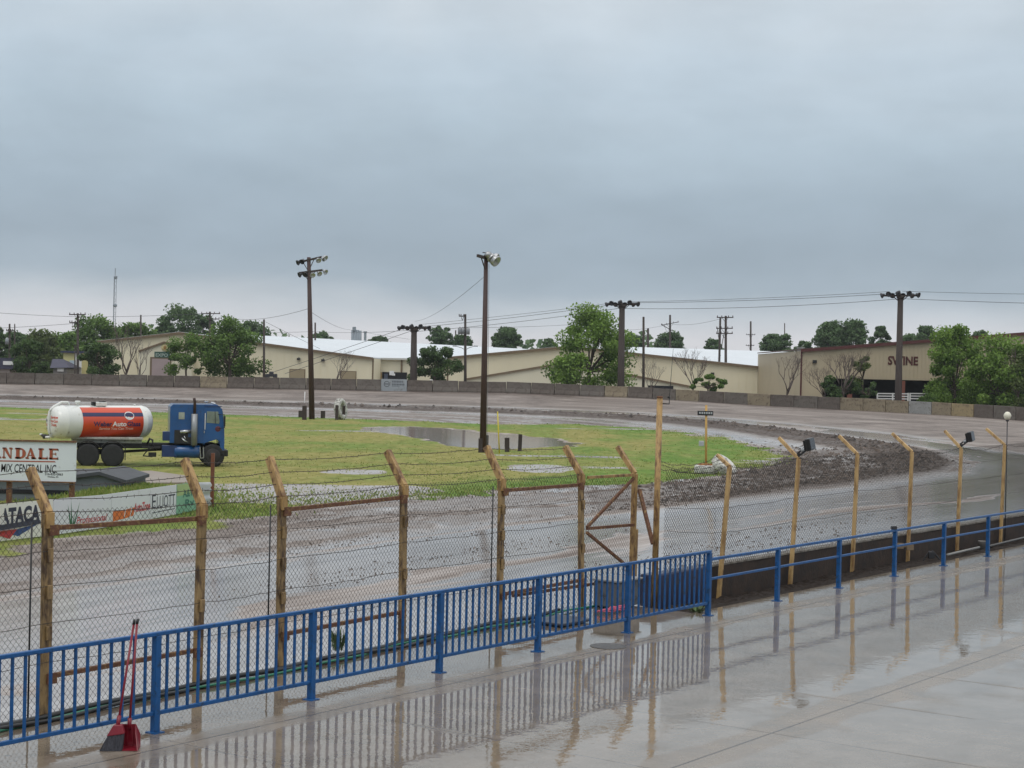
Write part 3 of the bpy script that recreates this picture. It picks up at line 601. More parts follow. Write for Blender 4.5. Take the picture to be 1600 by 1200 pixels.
NW_ = 1.72; WALL_S0 = s_at(1106, NW_, .3); _q = SN(s_at(1340, NW_, .3), NW_); WALL_H = z_at(_q, 848.5)
def right_fence():
    kx = [(1140, 729), (1248, 717), (1340, 710), (1425, 706), (1502, 701), (1570, 695), (1634, 690)]; bx = [1122, 1234, 1331, 1418, 1495, 1563, 1627]; tips = [(1121, 711), (1217, 684), (1311, 681), (1394, 677), (1476, 673), (1541, 670), (1606, 667)]
    P = [SN(s_at(q, NW_-.09, -.25), NW_-.09, -.30) for q in bx]; P.append(SN(s_at(1627, NW_-.09, -.25)+3.2, NW_-.09, -.30)); t = thing('chain_link_fence', 'yellow post chain link fence standing against the low dark wall with angled arm tops', 'fence', P[0])
    tops = []; tp = []
    for i, p in enumerate(P):
        if i < 7: k = D(*kx[i], p.y+.05); tip = D(*tips[i], p.y+.35)
        else: k = p+(tops[-1]-P[6]); tip = p+(tp[-1]-P[6])
        tops.append(k); tp.append(tip)
        b = MB(); b.bar(p, k, .075, .075, E2); o = b.build('post', M_yel2, t, .006)
        a = MB(); a.bar(k, tip, .07, .065, E2); a.build('arm', M_yel2, o, .006)
    g = SN(s_at(1040, NW_, .3), NW_-.05); gt = Vector((g.x, g.y, tops[0].z))
    PP = [g]+P; TT = [gt]+tops
    for i in range(len(PP)-1):
        mesh_panel(PP[i]+N2*.10, PP[i+1]+N2*.10, TT[i].z, TT[i+1].z, WALL_H-.03, WALL_H-.03, t, r=.0044)
    for f in (.33, .52, .70, .86): strand([p.lerp(k, f)+N2*.04 for p, k in zip(PP, TT)], .004, t, sag=.02, barbs=False, name='tension_wire')
    strand([TT[0]]+[k.lerp(c, .06) for k, c in zip(tops, tp)], .006, t, sag=.11)
    for f in (.35, .62, .9):
        st = [Vector(TP)+Vector((0, 0, tops[0].z+.2*f)), tops[0].lerp(tp[0], f)]; strand(st, .0045, t, sag=.12, wob=.03)
    return P, tops, tp
RP, RT, RTIP = right_fence()
for f in (.05, .38, .68, .96): pass
def low_wall():
    s0 = s_at(1020, NW_, .3); s1 = 64; n = NW_
    t = thing('retaining_wall', 'low dark wet concrete wall under the right hand fence', 'wall', SN(WALL_S0+.5, n, -.4))
    s = WALL_S0; k = 0
    while s < s1:
        L = 3.0; b = MB(); b.prism([SN(s+.01, n, -.5), SN(s+L-.01, n, -.5), SN(s+L-.01, n, WALL_H), SN(s+.01, n, WALL_H)], N2*.22); b.build('wall_section', M_bwall, t, .012); s += L
    b = MB(); b.bar(SN(WALL_S0, n+.11, WALL_H+.02), SN(s1, n+.11, WALL_H+.02), .24, .035); b.build('coping', mat('pale_wall_coping', (.24, .22, .19), .6, 0, .25, 2, dirt=(.1, .08, .06), dirt_amt=.6), t)
    navy = mat('navy_painted_block', (.018, .022, .06), .4, 0, .3, 2, dirt=(.03, .03, .035), dirt_amt=.4)
    b = MB(); b.prism([SN(s0, n-.02, -.5), SN(WALL_S0-.02, n-.02, -.5), SN(WALL_S0-.02, n-.02, WALL_H+.03), SN(s0, n-.02, WALL_H+.03)], N2*.3)
    o = b.build('barrier_block', navy, None, .03); tag(o, 'navy painted concrete block at the end of the low dark wall', 'barrier')
    a = SN(s_at(965, 1.5, .3), 1.5); c = SN(s_at(1001, 1.5, .3), 1.5); gr = mat('grey_weathered_crate', (.12, .125, .13), .6, 0, .2, 3, dirt=(.05, .05, .05), dirt_amt=.4)
    b = MB(); b.prism([a+Vector((0, 0, .02)), c+Vector((0, 0, .02)), c+Vector((0, 0, .46)), a+Vector((0, 0, .46))], N2*.5); o = b.build('storage_box', gr, None, .02)
    tag(o, 'low grey box with pale lid standing at the foot of the gate', 'box')
    q = MB(); q.prism([a+Vector((0, 0, .463))-E2*.03-N2*.03, c+Vector((0, 0, .463))+E2*.03-N2*.03, c+Vector((0, 0, .50))+E2*.03-N2*.03, a+Vector((0, 0, .50))-E2*.03-N2*.03], N2*.56); q.build('lid', M_pale, o, .01)
low_wall()

def gravel_strip():
    ns, nn = 420, 16; Vv = []
    for i in range(ns):
        s = s_at(1012, 1.0)+i*.12
        for j in range(nn):
            f = j/(nn-1); n = NW_-f*(NW_-.30+.10*math.sin(s*1.3)*f+.05*math.sin(s*4.1)*f); z = -.20*(1-f)**.7+.004+(random.gauss(0, .028) if 0 < j < nn-1 else 0)*(1-.6*f)+.05*math.sin(s*.9)*(1-f)*f-.02*(j == nn-1)
            Vv.append(tuple(SN(s, n, min(z, .05))))
    idx = np.arange(ns*nn).reshape(ns, nn); Fq = np.stack([idx[:-1, :-1], idx[1:, :-1], idx[1:, 1:], idx[:-1, 1:]], -1).reshape(-1, 4)
    o = numpy_mesh('dirt_strip', np.array(Vv), Fq, mat('dark_wall_foot_dirt', (.022, .016, .013), .85, 0, .5, 9, .5, 30, dirt=(.075, .06, .05), dirt_amt=.15, spec=.2)); tag(o, kind='structure')
gravel_strip()

# flood lights and beacon clamped to the right fence
def floodlight(i, label):
    k = RT[i]+(RTIP[i]-RT[i])*.12; t = thing('flood_light', label, 'flood light', k, 0, 'black flood lights on the fence arms')
    d = Vector((.72, -.25, .52)).normalized(); c = k+Vector((.27, -.06, .26))
    b = MB(); b.bar(k, k+Vector((.09, -.02, .05)), .06, .05); b.bar(k+Vector((.03, -.05, .0)), c+Vector((-.03, -.06, -.08)), .025, .035); b.bar(k+Vector((.03, .05, .05)), c+Vector((-.05, .04, -.02)), .025, .035); b.build('yoke', M_black, t)
    M = Matrix.Rotation(R(-12), 3, 'Y') @ Matrix.Rotation(R(-30), 3, 'Z')
    b = MB(); b.box(c, (.10, .30, .25), M); o = b.build('housing', M_black, t, .015)
    for j in range(6): q = MB(); q.box(c+M @ Vector((-.075, -.11+j*.045, 0)), (.06, .012, .2), M); q.build('fin', M_black, o)
    q = MB(); q.box(c+M @ Vector((.053, 0, 0)), (.008, .27, .22), M); q.build('glass', mat('dark_lamp_glass', (.05, .05, .055), .1, 0, .1, 3), o)
    q = MB(); q.lathe(k+Vector((.10, -.02, .10)), [(0, .03), (.02, .05), (.10, .045), (.12, .02)], d, 10); q.build('motion_sensor', M_steel, t)
floodlight(1, 'black flood light on the fence post nearer to the railing end, facing right')
floodlight(4, 'smaller looking black flood light on the farther fence post near the right edge')
def beacon():
    P = SN(s_at(1570, 1.55, -.2), 1.55, -.3); t = thing('lamp_post', 'thin dark pole with a small round white lamp head above the fence', 'lamp', P)
    k = D(1574, 655, P.y); b = MB(); b.tube([P, k], .014, 8); b.build('shaft', M_dsteel, t)
    b = MB(); b.lathe(k, [(-.02, .03), (.02, .075), (.09, .105), (.14, .09), (.19, .05), (.20, .01)], (0, 0, 1), 14); b.build('lamp_head', mat('cream_white_lamp_dome', (.7, .68, .55), .35, 0, .1, 12), t)
    b = MB(); b.lathe(k, [(-.06, .035), (-.02, .05)], (0, 0, 1), 10); b.build('collar', M_dsteel, t)
beacon()
# small fittings on and below the wall
def fittings():
    q = SN(s_at(1395, 0), 0); b = MB(); b.box((q.x, q.y, 1.03), (.12, .06, .07)); o = b.build('junction_box', M_dsteel, None, .008); tag(o, 'small grey junction box sitting on the top blue rail', 'electrical box')
    o.location = Vector((q.x, q.y, .98))
    q = SN(s_at(1415, 1.5, .2), 1.5); b = MB(); b.box((q.x-.16, q.y-.04, .22), (.20, .06, .13)); b.box((q.x+.1, q.y-.02, .20), (.16, .06, .15)); b.bar((q.x-.22, q.y, .21), (q.x+.14, q.y, .21), .05, .05)
    o = b.build('outlet_box', mat('tan_outlet_box', (.22, .16, .10), .6, 0, .2, 5), None, .006); tag(o, 'pair of tan outlet boxes fixed to a yellow post above the wall', 'electrical box')
    b = MB(); b.tube([SN(s_at(1480, 1.0), 1.0, -.05), SN(s_at(1530, 1.0), 1.0, -.02)], .03, 8); o = b.build('pipe', M_pale, None); tag(o, 'short pale pipe lying against the dark wall foot', 'pipe')
    b = MB(); b.tube([SN(s_at(1546, 1.0), 1.0, -.04), SN(s_at(1598, 1.0), 1.0, .0), SN(s_at(1640, 1.0), 1.0, .0)], .03, 8); o = b.build('pipe', mat('grey_conduit', (.12, .12, .12), .5, .2, .1, 5), None); tag(o, 'long grey pipe lying on the dirt at the right edge', 'pipe')
    q = SN(s_at(1535, 1.1), 1.1); b = MB(); b.lathe((q.x, q.y, -.14), [(0, .09), (.22, .11), (.24, .115), (.24, .09), (.05, .08)], (0, 0, 1), 14); o = b.build('bucket', mat('grey_bucket', (.17, .16, .15), .5, 0, .2, 4), None); tag(o, 'grey bucket between the two pipes at the wall foot', 'bucket')
    q = SN(s_at(1455, 1.0), 1.0); b = MB(); b.box((q.x, q.y, .02), (.14, .12, .16)); b.bar((q.x-.2, q.y, -.14), (q.x-.04, q.y, .12), .03, .03); b.bar((q.x+.22, q.y, -.10), (q.x+.02, q.y, .12), .04, .04); o = b.build('pump', M_dsteel, None, .01); tag(o, 'dark pump on splayed legs beside the wall under the railing', 'pump')
fittings()

# hoses along the left fence
def hose(n0, r, m, name, label, amp, z0, s0, s1, sd):
    rr = random.Random(sd); pts = []; s = s0; ph = rr.random()*6
    while s < s1:
        pts.append(SN(s, fence_n(s)+n0+amp*math.sin(s*1.1+ph)+amp*.5*math.sin(s*2.7+ph*2), z0+.012*math.sin(s*3+ph))); s += .16
    b = MB(); b.tube(pts, r, 7); tag(b.build(name, m, None), label, 'hose')
M_hose = mat('black_hose_rubber', (.012, .012, .012), .35, 0, .2, 5); M_ghose = mat('green_hose_rubber', (.02, .16, .09), .35, 0, .2, 5)
hose(-.06, .035, M_hose, 'black_hose', 'thick black hose lying straight along the foot of the fence', .03, .045, -10, 4.4, 1)
hose(-.13, .024, M_hose, 'black_hose', 'thin black hose weaving beside the thicker one at the fence foot', .05, .03, -10, 3.2, 2)
hose(-.16, .018, M_ghose, 'green_hose', 'green garden hose looping along the foot of the chain link fence', .07, .025, -10, 5.6, 3)
b = MB(); pts = []
for k in range(60):
    a = k*.5; q = SN(s_at(958, 1.35)+.45*math.cos(a*.7)*(.6+.01*k), 1.35+.10*math.sin(a), .03+.05*abs(math.sin(a*.9))); pts.append(q)
b.tube(pts, .012, 5); tag(b.build('pink_rope', mat('pink_rope_fibre', (.5, .10, .15), .7, 0, .2, 8)), 'tangled pink rope beside the grey box at the gate', 'rope')
b = MB(); q0, q1 = s_at(878, 1.0), s_at(925, 1.0); b.prism([SN(q0, 1.0, .02), SN(q1, 1.0, .02), SN(q1, 1.65, .02), SN(q0, 1.65, .02)], (0, 0, .05)); tag(b.build('rubber_mat', mat('dark_blue_rubber_mat', (.03, .035, .05), .3, 0, .3, 3), None, .02), 'dark rubber mat lying flat in front of the gate post', 'mat')

# drain cover and small litter
q = G(950, 1010); b = MB(); b.lathe((q.x, q.y, .003), [(0, .27), (.004, .27), (.005, .25), (.003, .24), (.003, .0)], (0, 0, 1), 28); o = b.build('drain_cover', mat('iron_drain', (.11, .105, .10), .3, .1, .4, 20, .4, 30), None); tag(o, 'round iron drain cover set in the wet concrete', 'drain')
for i in range(3):
    for j in range(4):
        b.__init__(); b.lathe((q.x-.15+.10*j, q.y-.1+.1*i, .0125), [(0, .02), (.003, .02)], (0, 0, 1), 8)
def weed(px, py, n, sp, h, label):
    q = G(px, py); b = MB()
    for k in range(n):
        a = random.uniform(0, 6.28); x = q+Vector((math.cos(a), math.sin(a), 0))*random.uniform(0, sp*.5); d = Vector((math.cos(a)*random.uniform(.2, 1)*sp, math.sin(a)*random.uniform(.2, 1)*sp, random.uniform(.4, 1)*h)); s = Vector((-math.sin(a), math.cos(a), 0))*.012
        m = x+d*.55+Vector((0, 0, h*.12)); b.add([x-s*.5, x+s*.5, m+s, m-s], [(0, 1, 2, 3)]); b.add([m-s, m+s, x+d], [(0, 1, 2)])
    tag(b.build('weed', mat('weed_green', (.06, .11, .025), .6, 0, .4, 20), None), label, 'plant')
weed(528, 1016, 70, .16, .34, 'leafy green weed growing at the fence foot beside the green hose')
weed(1088, 956, 60, .25, .12, 'low patch of grass growing under the railing end')

# ------------------------------------------------------------------ dustpan and broom
def broom_set():
    redp = mat('red_plastic', (.20, .008, .02), .35, 0, .15, 6); grip = M_black
    Yb = G(187, 1172).y
    def P(px, py, dy=0.0): return D(px, py, Yb+dy)
    gnd = G(190, 1170)
    # dustpan: lobby type with an upright hood
    t = thing('dustpan', 'red long handled dustpan standing in a puddle by the blue railing', 'dustpan', gnd)
    w0, w1 = P(168, 1168), P(216, 1166); b = MB()
    f0, f1 = Vector((w0.x, w0.y-.05, .005)), Vector((w1.x, w1.y-.05, .005)); k0, k1 = f0+Vector((.03, .22, 0)), f1+Vector((-.02, .22, 0)); h0, h1 = P(182, 1136), P(207, 1136); h0 = Vector((h0.x, h0.y+.15, h0.z)); h1 = Vector((h1.x, h1.y+.15, h1.z))
    m0, m1 = k0.lerp(h0, .55)+Vector((-.02, .02, 0)), k1.lerp(h1, .55)+Vector((.02, .02, 0)); th = Vector((0, 0, .006))
    vs = [f0, f1, k1, k0, h0, h1, m0, m1]
    b.add([f0, f1, k1, k0]+[v+th for v in (f0, f1, k1, k0)], [(0, 1, 2, 3), (7, 6, 5, 4), (0, 4, 5, 1), (1, 5, 6, 2), (2, 6, 7, 3), (3, 7, 4, 0)])
    b.add([k0, k1, m1, h1, h0, m0]+[v+Vector((0, .008, 0)) for v in (k0, k1, m1, h1, h0, m0)], [(0, 1, 2, 3, 4, 5), (11, 10, 9, 8, 7, 6)]+[(i, (i+1) % 6, 6+(i+1) % 6, 6+i) for i in range(6)])
    for f, k, m, h in ((f0, k0, m0, h0), (f1, k1, m1, h1)):
        c = f.lerp(h, .75)+Vector((0, -.03, -.01)); b.prism([f, k, m, h, c], Vector((.006, 0, 0)))
    fr = f0.lerp(f1, .5)
    for q in (.25, .5, .75): b.bar(k0.lerp(k1, q)+Vector((0, -.004, 0)), h0.lerp(h1, q)+Vector((0, -.004, 0)), .014, .01)
    b.build('pan', redp, t)
    hb = h0.lerp(h1, .6); ht = P(214, 975, .32); b = MB(); b.tube([hb-Vector((0, 0, .03)), ht], .0125, 8); b.build('handle', redp, t)
    b = MB(); b.tube([hb-Vector((0, 0, .05)), hb+(ht-hb)*.06], .022, 8); b.build('socket', redp, t)
    b = MB(); b.tube([ht, P(215.5, 967, .34)], .016, 8); b.build('grip', grip, t)
    # broom
    t = thing('broom', 'red handled broom with dark bristles leaning beside the dustpan', 'broom', G(170, 1172))
    a0, a1 = P(155, 1172, -.08), P(190, 1174, -.06); b = MB(); hd0, hd1 = P(172, 1139, .0), P(192, 1136, .0)
    b.prism([Vector((a0.x, a0.y, .004)), Vector((a1.x, a1.y, .004)), P(193, 1146, -.03), P(168, 1150, -.03)], Vector((0, .06, 0))); o = b.build('bristles', mat('dark_grey_bristles', (.045, .045, .055), .9, 0, .6, 60, .6, 120, stretch=(1, 1, .1)), t)
    b = MB(); b.prism([P(166, 1151, -.04), P(194, 1147, -.04), P(190, 1133, -.02), P(177, 1133, -.02)], Vector((0, .075, 0))); b.build('head', redp, t, .008)
    hs, he = P(184, 1134, .02), P(209, 976, .34); b = MB(); b.tube([hs, he], .0125, 8); b.build('handle', redp, t)
    b = MB(); b.tube([P(183.5, 1137, .02), hs.lerp(he, .10)], .022, 8); b.build('socket', redp, t)
    b = MB(); b.tube([he, P(210, 968, .36)], .016, 8); b.build('grip', grip, t)
broom_set()

# ------------------------------------------------------------------ infield objects
def gz(x, y): return float(ground_z(np.array([x]), np.array([y]))[0])
def on_ground(px, py, z=-.6):
    q = G(px, py, z)
    for _ in range(4): q = G(px, py, gz(q.x, q.y))
    return q
def banner_board():
    base = [(-120, 868), (0, 847), (78, 838), (160, 826), (225, 814), (275, 805), (305, 798), (331, 793)]
    top = [(-120, 802), (0, 788), (78, 780), (160, 773), (225, 764), (275, 757), (305, 753), (331, 752.5)]
    Bp = [on_ground(*q) for q in base]; Tz = [z_at(p, t[1]) for p, t in zip(Bp, top)]
    cum = [0.0]
    for a, c in zip(Bp[:-1], Bp[1:]): cum.append(cum[-1]+(c-a).length)
    def at(u, v):                                 # u metres along, v 0..1 up
        k = max(i for i in range(len(cum)-1) if cum[i] <= max(u, 0)) if u > 0 else 0
        f = (u-cum[k])/(cum[k+1]-cum[k]); p = Bp[k].lerp(Bp[k+1], f); z = p.z+(Tz[k]+(Tz[k+1]-Tz[k])*f-p.z)*v; return Vector((p.x, p.y, z))
    def nrm(u): d = (at(u+.05, 0)-at(u-.05, 0)); return Vector((d.y, -d.x, 0)).normalized()
    def up_at(px):
        lo, hi = 0.0, cum[-1]
        for _ in range(40):
            c = (lo+hi)/2
            if pxof(at(c, .5))[0] < px: lo = c
            else: hi = c
        return lo
    t = thing('banner_barrier', 'corrugated steel guardrail covered with white advertising panels at the infield edge', 'guardrail', Bp[3])
    # steel rail behind the panels
    prof = [(.02, .0), (.06, .10), (.02, .20), (.07, .28), (.02, .36), (.02, .52), (.07, .60), (.02, .70), (.06, .80), (.02, .92)]
    vs = []; us = np.linspace(.0, cum[-1], 60)
    for u in us:
        n = nrm(u)
        for o, v in prof: vs.append(at(u, v+.06)-n*(.10-o*1.6))
    k = len(prof); fs = [(i*k+j, i*k+j+1, (i+1)*k+j+1, (i+1)*k+j) for i in range(len(us)-1) for j in range(k-1)]
    b = MB(); b.add(vs, fs, True); b.build('corrugated_rail', mat('bright_corrugated_steel', (.55, .56, .57), .45, .15, .12, 2), t)
    b = MB()
    for u in np.arange(1, cum[-1], 2.0): b.bar(at(u, -.1)-nrm(u)*.2, at(u, .95)-nrm(u)*.2, .12, .12)
    b.build('rail_post', M_rust, t)
    M_panel = mat('white_vinyl_panel', (.66, .68, .70), .45, 0, .04, 1.0, dirt=(.35, .30, .26), dirt_amt=.05)
    def panel(p0, p1, m, v0=.03, v1=1.0, name='panel', label=None, off=.03):
        a, c = up_at(p0), up_at(p1); n = max(3, int((c-a)/.3)); vs = []
        for i in range(n+1):
            u = a+(c-a)*i/n; nn = nrm(u); vs += [at(u, v0)+nn*off, at(u, v1)+nn*off, at(u, v0)+nn*(off-.02), at(u, v1)+nn*(off-.02)]
        fs = []
        for i in range(n): q = i*4; fs += [(q, q+4, q+5, q+1), (q+2, q+3, q+7, q+6), (q+1, q+5, q+7, q+3), (q, q+2, q+6, q+4)]
        fs += [(0, 1, 3, 2), (n*4, n*4+2, n*4+3, n*4+1)]
        b = MB(); b.add(vs, fs); o = b.build(name, m, t)
        if label: o['label'] = label
        return o
    def word(body, px0, px1, v0, vh, m, par, bold=0, shear=0, off=.034):
        a, c = up_at(px0), up_at(px1); hgt = 1.0
        def fn(u, y): uu = a+u; return at(uu, v0+y)+nrm(uu)*off
        return lettering(body, fn, m, par, width=c-a, height=vh, bold=bold, shear=shear)
    def patch(pts, m, par, name='artwork', off=.033):      # polygon in (px, v)
        b = MB(); b.add([at(up_at(p), v)+nrm(up_at(p))*off for p, v in pts], [tuple(range(len(pts)))]); return b.build(name, m, par)
    ink = mat('dark_navy_ink', (.03, .035, .055), .5, 0, .1, 3); redi = mat('red_ink', (.50, .05, .06), .5, 0, .1, 3); blue_i = mat('blue_ink', (.03, .07, .20), .5, 0, .1, 3)
    p = panel(-118, 81, mat('cream_vinyl_panel', (.70, .70, .62), .45, 0, .04, 1.0), label='cream panel with huge dark condensed letters')
    word('RATACA', -8, 61, .47, .40, ink, p, bold=.05)
    patch([(-30, .30), (64, .38), (60, .50), (-30, .46)], ink, p, off=.0335)
    patch([(-30, .10), (-8, .22), (14, .06), (26, .30), (-30, .31)], redi, p, off=.0335); patch([(12, .08), (26, .30), (58, .38), (38, .20), (27, .10), (20, .16)], blue_i, p, off=.0338)
    b = MB()
    for k in range(7): u0, u1 = up_at(2+k*7.2), up_at(6.5+k*7.2); v = .385+.008*k; b.add([at(u0, v)+nrm(u0)*.0365, at(u1, v)+nrm(u1)*.0365, at(u1, v+.05)+nrm(u1)*.0365, at(u0, v+.05)+nrm(u0)*.0365], [(0, 1, 2, 3)])
    b.build('artwork', M_panel, p)
    p = panel(81.5, 172, M_panel, label='white panel with a tuft of green blades and red script')
    gi = mat('green_ink', (.03, .14, .06), .5, 0, .1, 3)
    for tip, bs in (((104, .82), 110), ((123, .88), 113), ((109, .98), 111), ((116, .66), 112)): patch([(bs-1.4, .12), (bs+1.4, .12), (bs+(tip[0]-bs)*.5+1.0, .5), (tip[0], tip[1])], gi, p, 'artwork')
    word('Professional', 118, 166, .24, .20, redi, p, bold=.01, shear=.3)
    p = panel(172.5, 233, M_panel, label='white panel with orange stripes and red italic name')
    og = mat('orange_ink', (.65, .16, .03), .5, 0, .08, 3)
    patch([(175, .16), (192, .19), (194, .46), (175, .46)], og, p); patch([(193, .19), (201, .21), (204, .48), (195.5, .46)], og, p); patch([(202.5, .22), (207, .23), (210, .49), (205.5, .48)], og, p)
    word('AutoZone', 207, 233, .34, .26, redi, p, bold=.03, shear=.3)
    p = panel(233.5, 274, M_panel, label='white panel with tall thin serif capitals and an underline')
    word('E', 236, 242, .34, .46, ink, p); word('LLIOTT', 243.5, 272, .34, .38, ink, p); patch([(236, .20), (272, .22), (272, .245), (236, .225)], ink, p)
    tl = mat('teal_green_vinyl', (.20, .42, .28), .5, 0, .1, 1.5); p = panel(274.5, 308, tl, label='green and teal panel with darker lettering')
    lg = mat('yellow_green_vinyl', (.36, .47, .20), .5, 0, .08, 2); patch([(275, .62), (307, .62), (307, .99), (275, .99)], lg, p, off=.0325)
    dk = mat('dark_teal_ink', (.02, .12, .10), .5, 0, .1, 3); word('A&W', 284, 304, .55, .24, dk, p, bold=.02); word('Rv', 288, 302, .22, .24, dk, p, bold=.02)
    return t
banner_board()

def ready_mix_sign():
    Y = 50.0; z0l, z1l = D(0, 760, Y), D(0, 694.5, Y); a = D(120.5, 691.5, Y); c = D(118, 753, Y)
    x1 = c.x; zt, zb = a.z, c.z; H = zt-zb; w = 8.6; x0 = x1-w
    t = thing('advertising_board', 'large white billboard with brick red serif capitals on rusty posts at the left edge', 'billboard', (x1-1.2, Y, gz(x1-1.2, Y)))
    b = MB(); b.box(((x0+x1)/2, Y+.03, (zt+zb)/2), (w, .06, H)); p = b.build('panel', mat('white_sign_board', (.66, .70, .72), .4, 0, .03, .8, dirt=(.42, .40, .38), dirt_amt=.06), t)
    b = MB(); b.bar((x0, Y-.0, zt+.02), (x1, Y-.0, zt+.02), .1, .05); b.bar((x0, Y, zb-.02), (x1, Y, zb-.02), .08, .04); b.build('frame', M_rust, t)
    for px in (112, 14): q = D(px, 760, Y+.10); b = MB(); b.bar((q.x, Y+.14, gz(q.x, Y)-.1), (q.x, Y+.14, zt-.1), .14, .14); b.build('post', M_rust, t)
    s = Y/F; yb = Y-.004
    brick = mat('brick_red_letter', (.36, .085, .04), .5, 0, .1, 4); shade = mat('tan_letter_shade', (.32, .20, .12), .5, 0, .1, 4); black = mat('black_letter', (.012, .012, .015), .5, 0, .1, 4)
    def X(px): return x1-(119.0-px)*s
    def Z(f): return zb+H*f
    def glyph(ch, l, r, b0, t0):
        w_ = r-l; h = t0-b0; q = []; th = .06; st = w_*.30
        def rect(x, y, x2, y2): q.append([(x, y), (x2, y), (x2, y2), (x, y2)])
        def ser(cx, y, d): rect(cx-w_*.22, y-th*.25*d if d < 0 else y, cx+w_*.22, y if d < 0 else y+.05)
        if ch == 'E':
            rect(l+.08*w_, b0, l+.08*w_+st, t0); rect(l, b0, r, b0+.045); rect(l, t0-.045, r, t0); rect(l+.3*w_, b0+h*.48, l+.72*w_, b0+h*.53); q.append([(r-.10*w_, b0), (r, b0), (r, b0+h*.28)]); q.append([(r-.10*w_, t0), (r, t0), (r, t0-h*.26)]); rect(l+.70*w_, b0+h*.38, l+.76*w_, b0+h*.63)
        elif ch == 'L':
            rect(l+.1*w_, b0, l+.1*w_+st, t0); rect(l, b0, r, b0+.045); rect(l, t0-.045, l+.55*w_, t0); q.append([(r-.12*w_, b0), (r, b0), (r, b0+h*.32)])
        elif ch == 'A':
            m = (l+r)/2; q.append([(m-.02, t0), (m+.06*w_, t0), (r-.04*w_, b0), (r-.04*w_-st*1.1, b0)]); q.append([(m-.06*w_, t0), (m+.02, t0), (l+.16*w_, b0), (l+.08*w_, b0)]); rect(l+.25*w_, b0+h*.30, l+.68*w_, b0+h*.35); rect(l, b0, l+.3*w_, b0+.045); rect(r-.45*w_, b0, r, b0+.045)
        elif ch == 'N':
            rect(l+.1*w_, b0, l+.17*w_, t0); rect(r-.17*w_, b0, r-.10*w_, t0); q.append([(l+.05*w_, t0), (l+.05*w_+st*1.1, t0), (r-.10*w_, b0), (r-.10*w_-.15*w_, b0)]); rect(l, b0, l+.3*w_, b0+.045); rect(r-.3*w_, t0-.045, r, t0); rect(l, t0-.045, l+.3*w_, t0)
        elif ch == 'D':
            rect(l+.1*w_, b0, l+.1*w_+st, t0); rect(l, b0, l+.5*w_, b0+.045); rect(l, t0-.045, l+.5*w_, t0); cy = (b0+t0)/2; k = 10
            for i in range(k):
                a0 = -PI/2+PI*i/k; a1 = -PI/2+PI*(i+1)/k
                def pt(a, ro): c_ = math.cos(a); return (l+.42*w_+(.58*w_-ro*max(c_, .0)*st)*c_, cy+(h/2-ro*.045)*math.sin(a))
                q.append([pt(a0, 0), pt(a1, 0), pt(a1, 1), pt(a0, 1)])
        return q
    def put(m, dx=0.0, dz=0.0, dy=0.0):
        b = MB()
        for ch, l, r in (('A', -16, 1.5), ('N', 3.8, 19), ('D', 23.5, 40), ('A', 40, 56), ('L', 60, 74), ('E', 76.5, 90.5)):
            tilt = lambda px: (px-45)*.0006
            for poly in glyph(ch, X(l), X(r), Z(.565), Z(.835)): b.add([(x+dx, yb-dy, z+dz) for x, z in poly], [tuple(range(len(poly)))])
        b.build('lettering', m, p)
    put(shade, .02, -.015, .0); put(brick, 0, 0, .004)
    b = MB(); b.add([(X(-40), yb, Z(.47)), (X(88), yb, Z(.485)), (X(86), yb, Z(.515)), (X(-40), yb, Z(.50))], [(0, 1, 2, 3)]); b.build('underline', brick, p)
    def flat(x0_, v0): return lambda u, v: (X(x0_)+u, yb, Z(v0)+v)
    lettering('READY MIX CENTRAL INC.', flat(-33, .215), black, p, width=(90+33)*s, height=H*.205, bold=.012, shear=.12)
    lettering('316-832-0063', flat(71, .155), black, p, width=28*s, height=H*.055, bold=.02)
    lettering('Wichita, KS', flat(75, .095), black, p, width=17*s, height=H*.04, bold=.02)
ready_mix_sign()

def bunker():
    Y = 55.0; t = thing('bunker', 'low grey block hut with a shallow gable roof behind the billboard', 'hut', tuple(on_ground(150, 790)))
    m = mat('grey_painted_blocks', (.13, .15, .165), .8, 0, .1, 1, .15, 6); mr_ = mat('dark_grey_roofing', (.055, .06, .068), .7, 0, .2, 2)
    zb = -.75
    f = [D(-60, 741, Y), D(118, 742.5, Y), D(157, 737.5, Y), D(199, 751, Y)]; poly = [Vector((f[0].x, Y, zb)), Vector((f[3].x-.1, Y, zb)), Vector((f[3].x-.1, Y, f[3].z-.1)), Vector((f[2].x, Y, f[2].z-.1)), Vector((f[1].x-.5, Y, f[1].z-.1)), Vector((f[0].x, Y, f[0].z-.1))]
    b = MB(); b.prism(poly, (0, 3.2, 0)); b.build('wall', m, t)
    for a, c in ((f[0], f[1]), (f[1], f[2]), (f[2], f[3])):
        b = MB(); b.prism([a+Vector((0, -.15, -.09)), c+Vector((0, -.15, -.09)), c+Vector((0, -.15, .02)), a+Vector((0, -.15, .02))], (0, 3.5, 0)); b.build('roof', mr_, t)
    g0, g1 = D(40, 766, Y-.02), D(78, 771, Y-.02); b = MB(); b.box(((g0.x+g1.x)/2-.2, Y-.01, (g0.z+g1.z)/2), (g1.x-g0.x+1.6, .03, .14)); b.build('vent', M_dark, t)
bunker()
q = [on_ground(*p) for p in ((165, 741), (235, 738.5), (306, 748), (300, 756), (215, 757))]
b = MB(); b.prism([Vector((p.x, p.y, -.545)) for p in q], (0, 0, .05)); tag(b.build('concrete_pad', mat('tan_concrete_pad', (.26, .22, .185), .55, 0, .12, 1.2, .1, 8), None), kind='structure')
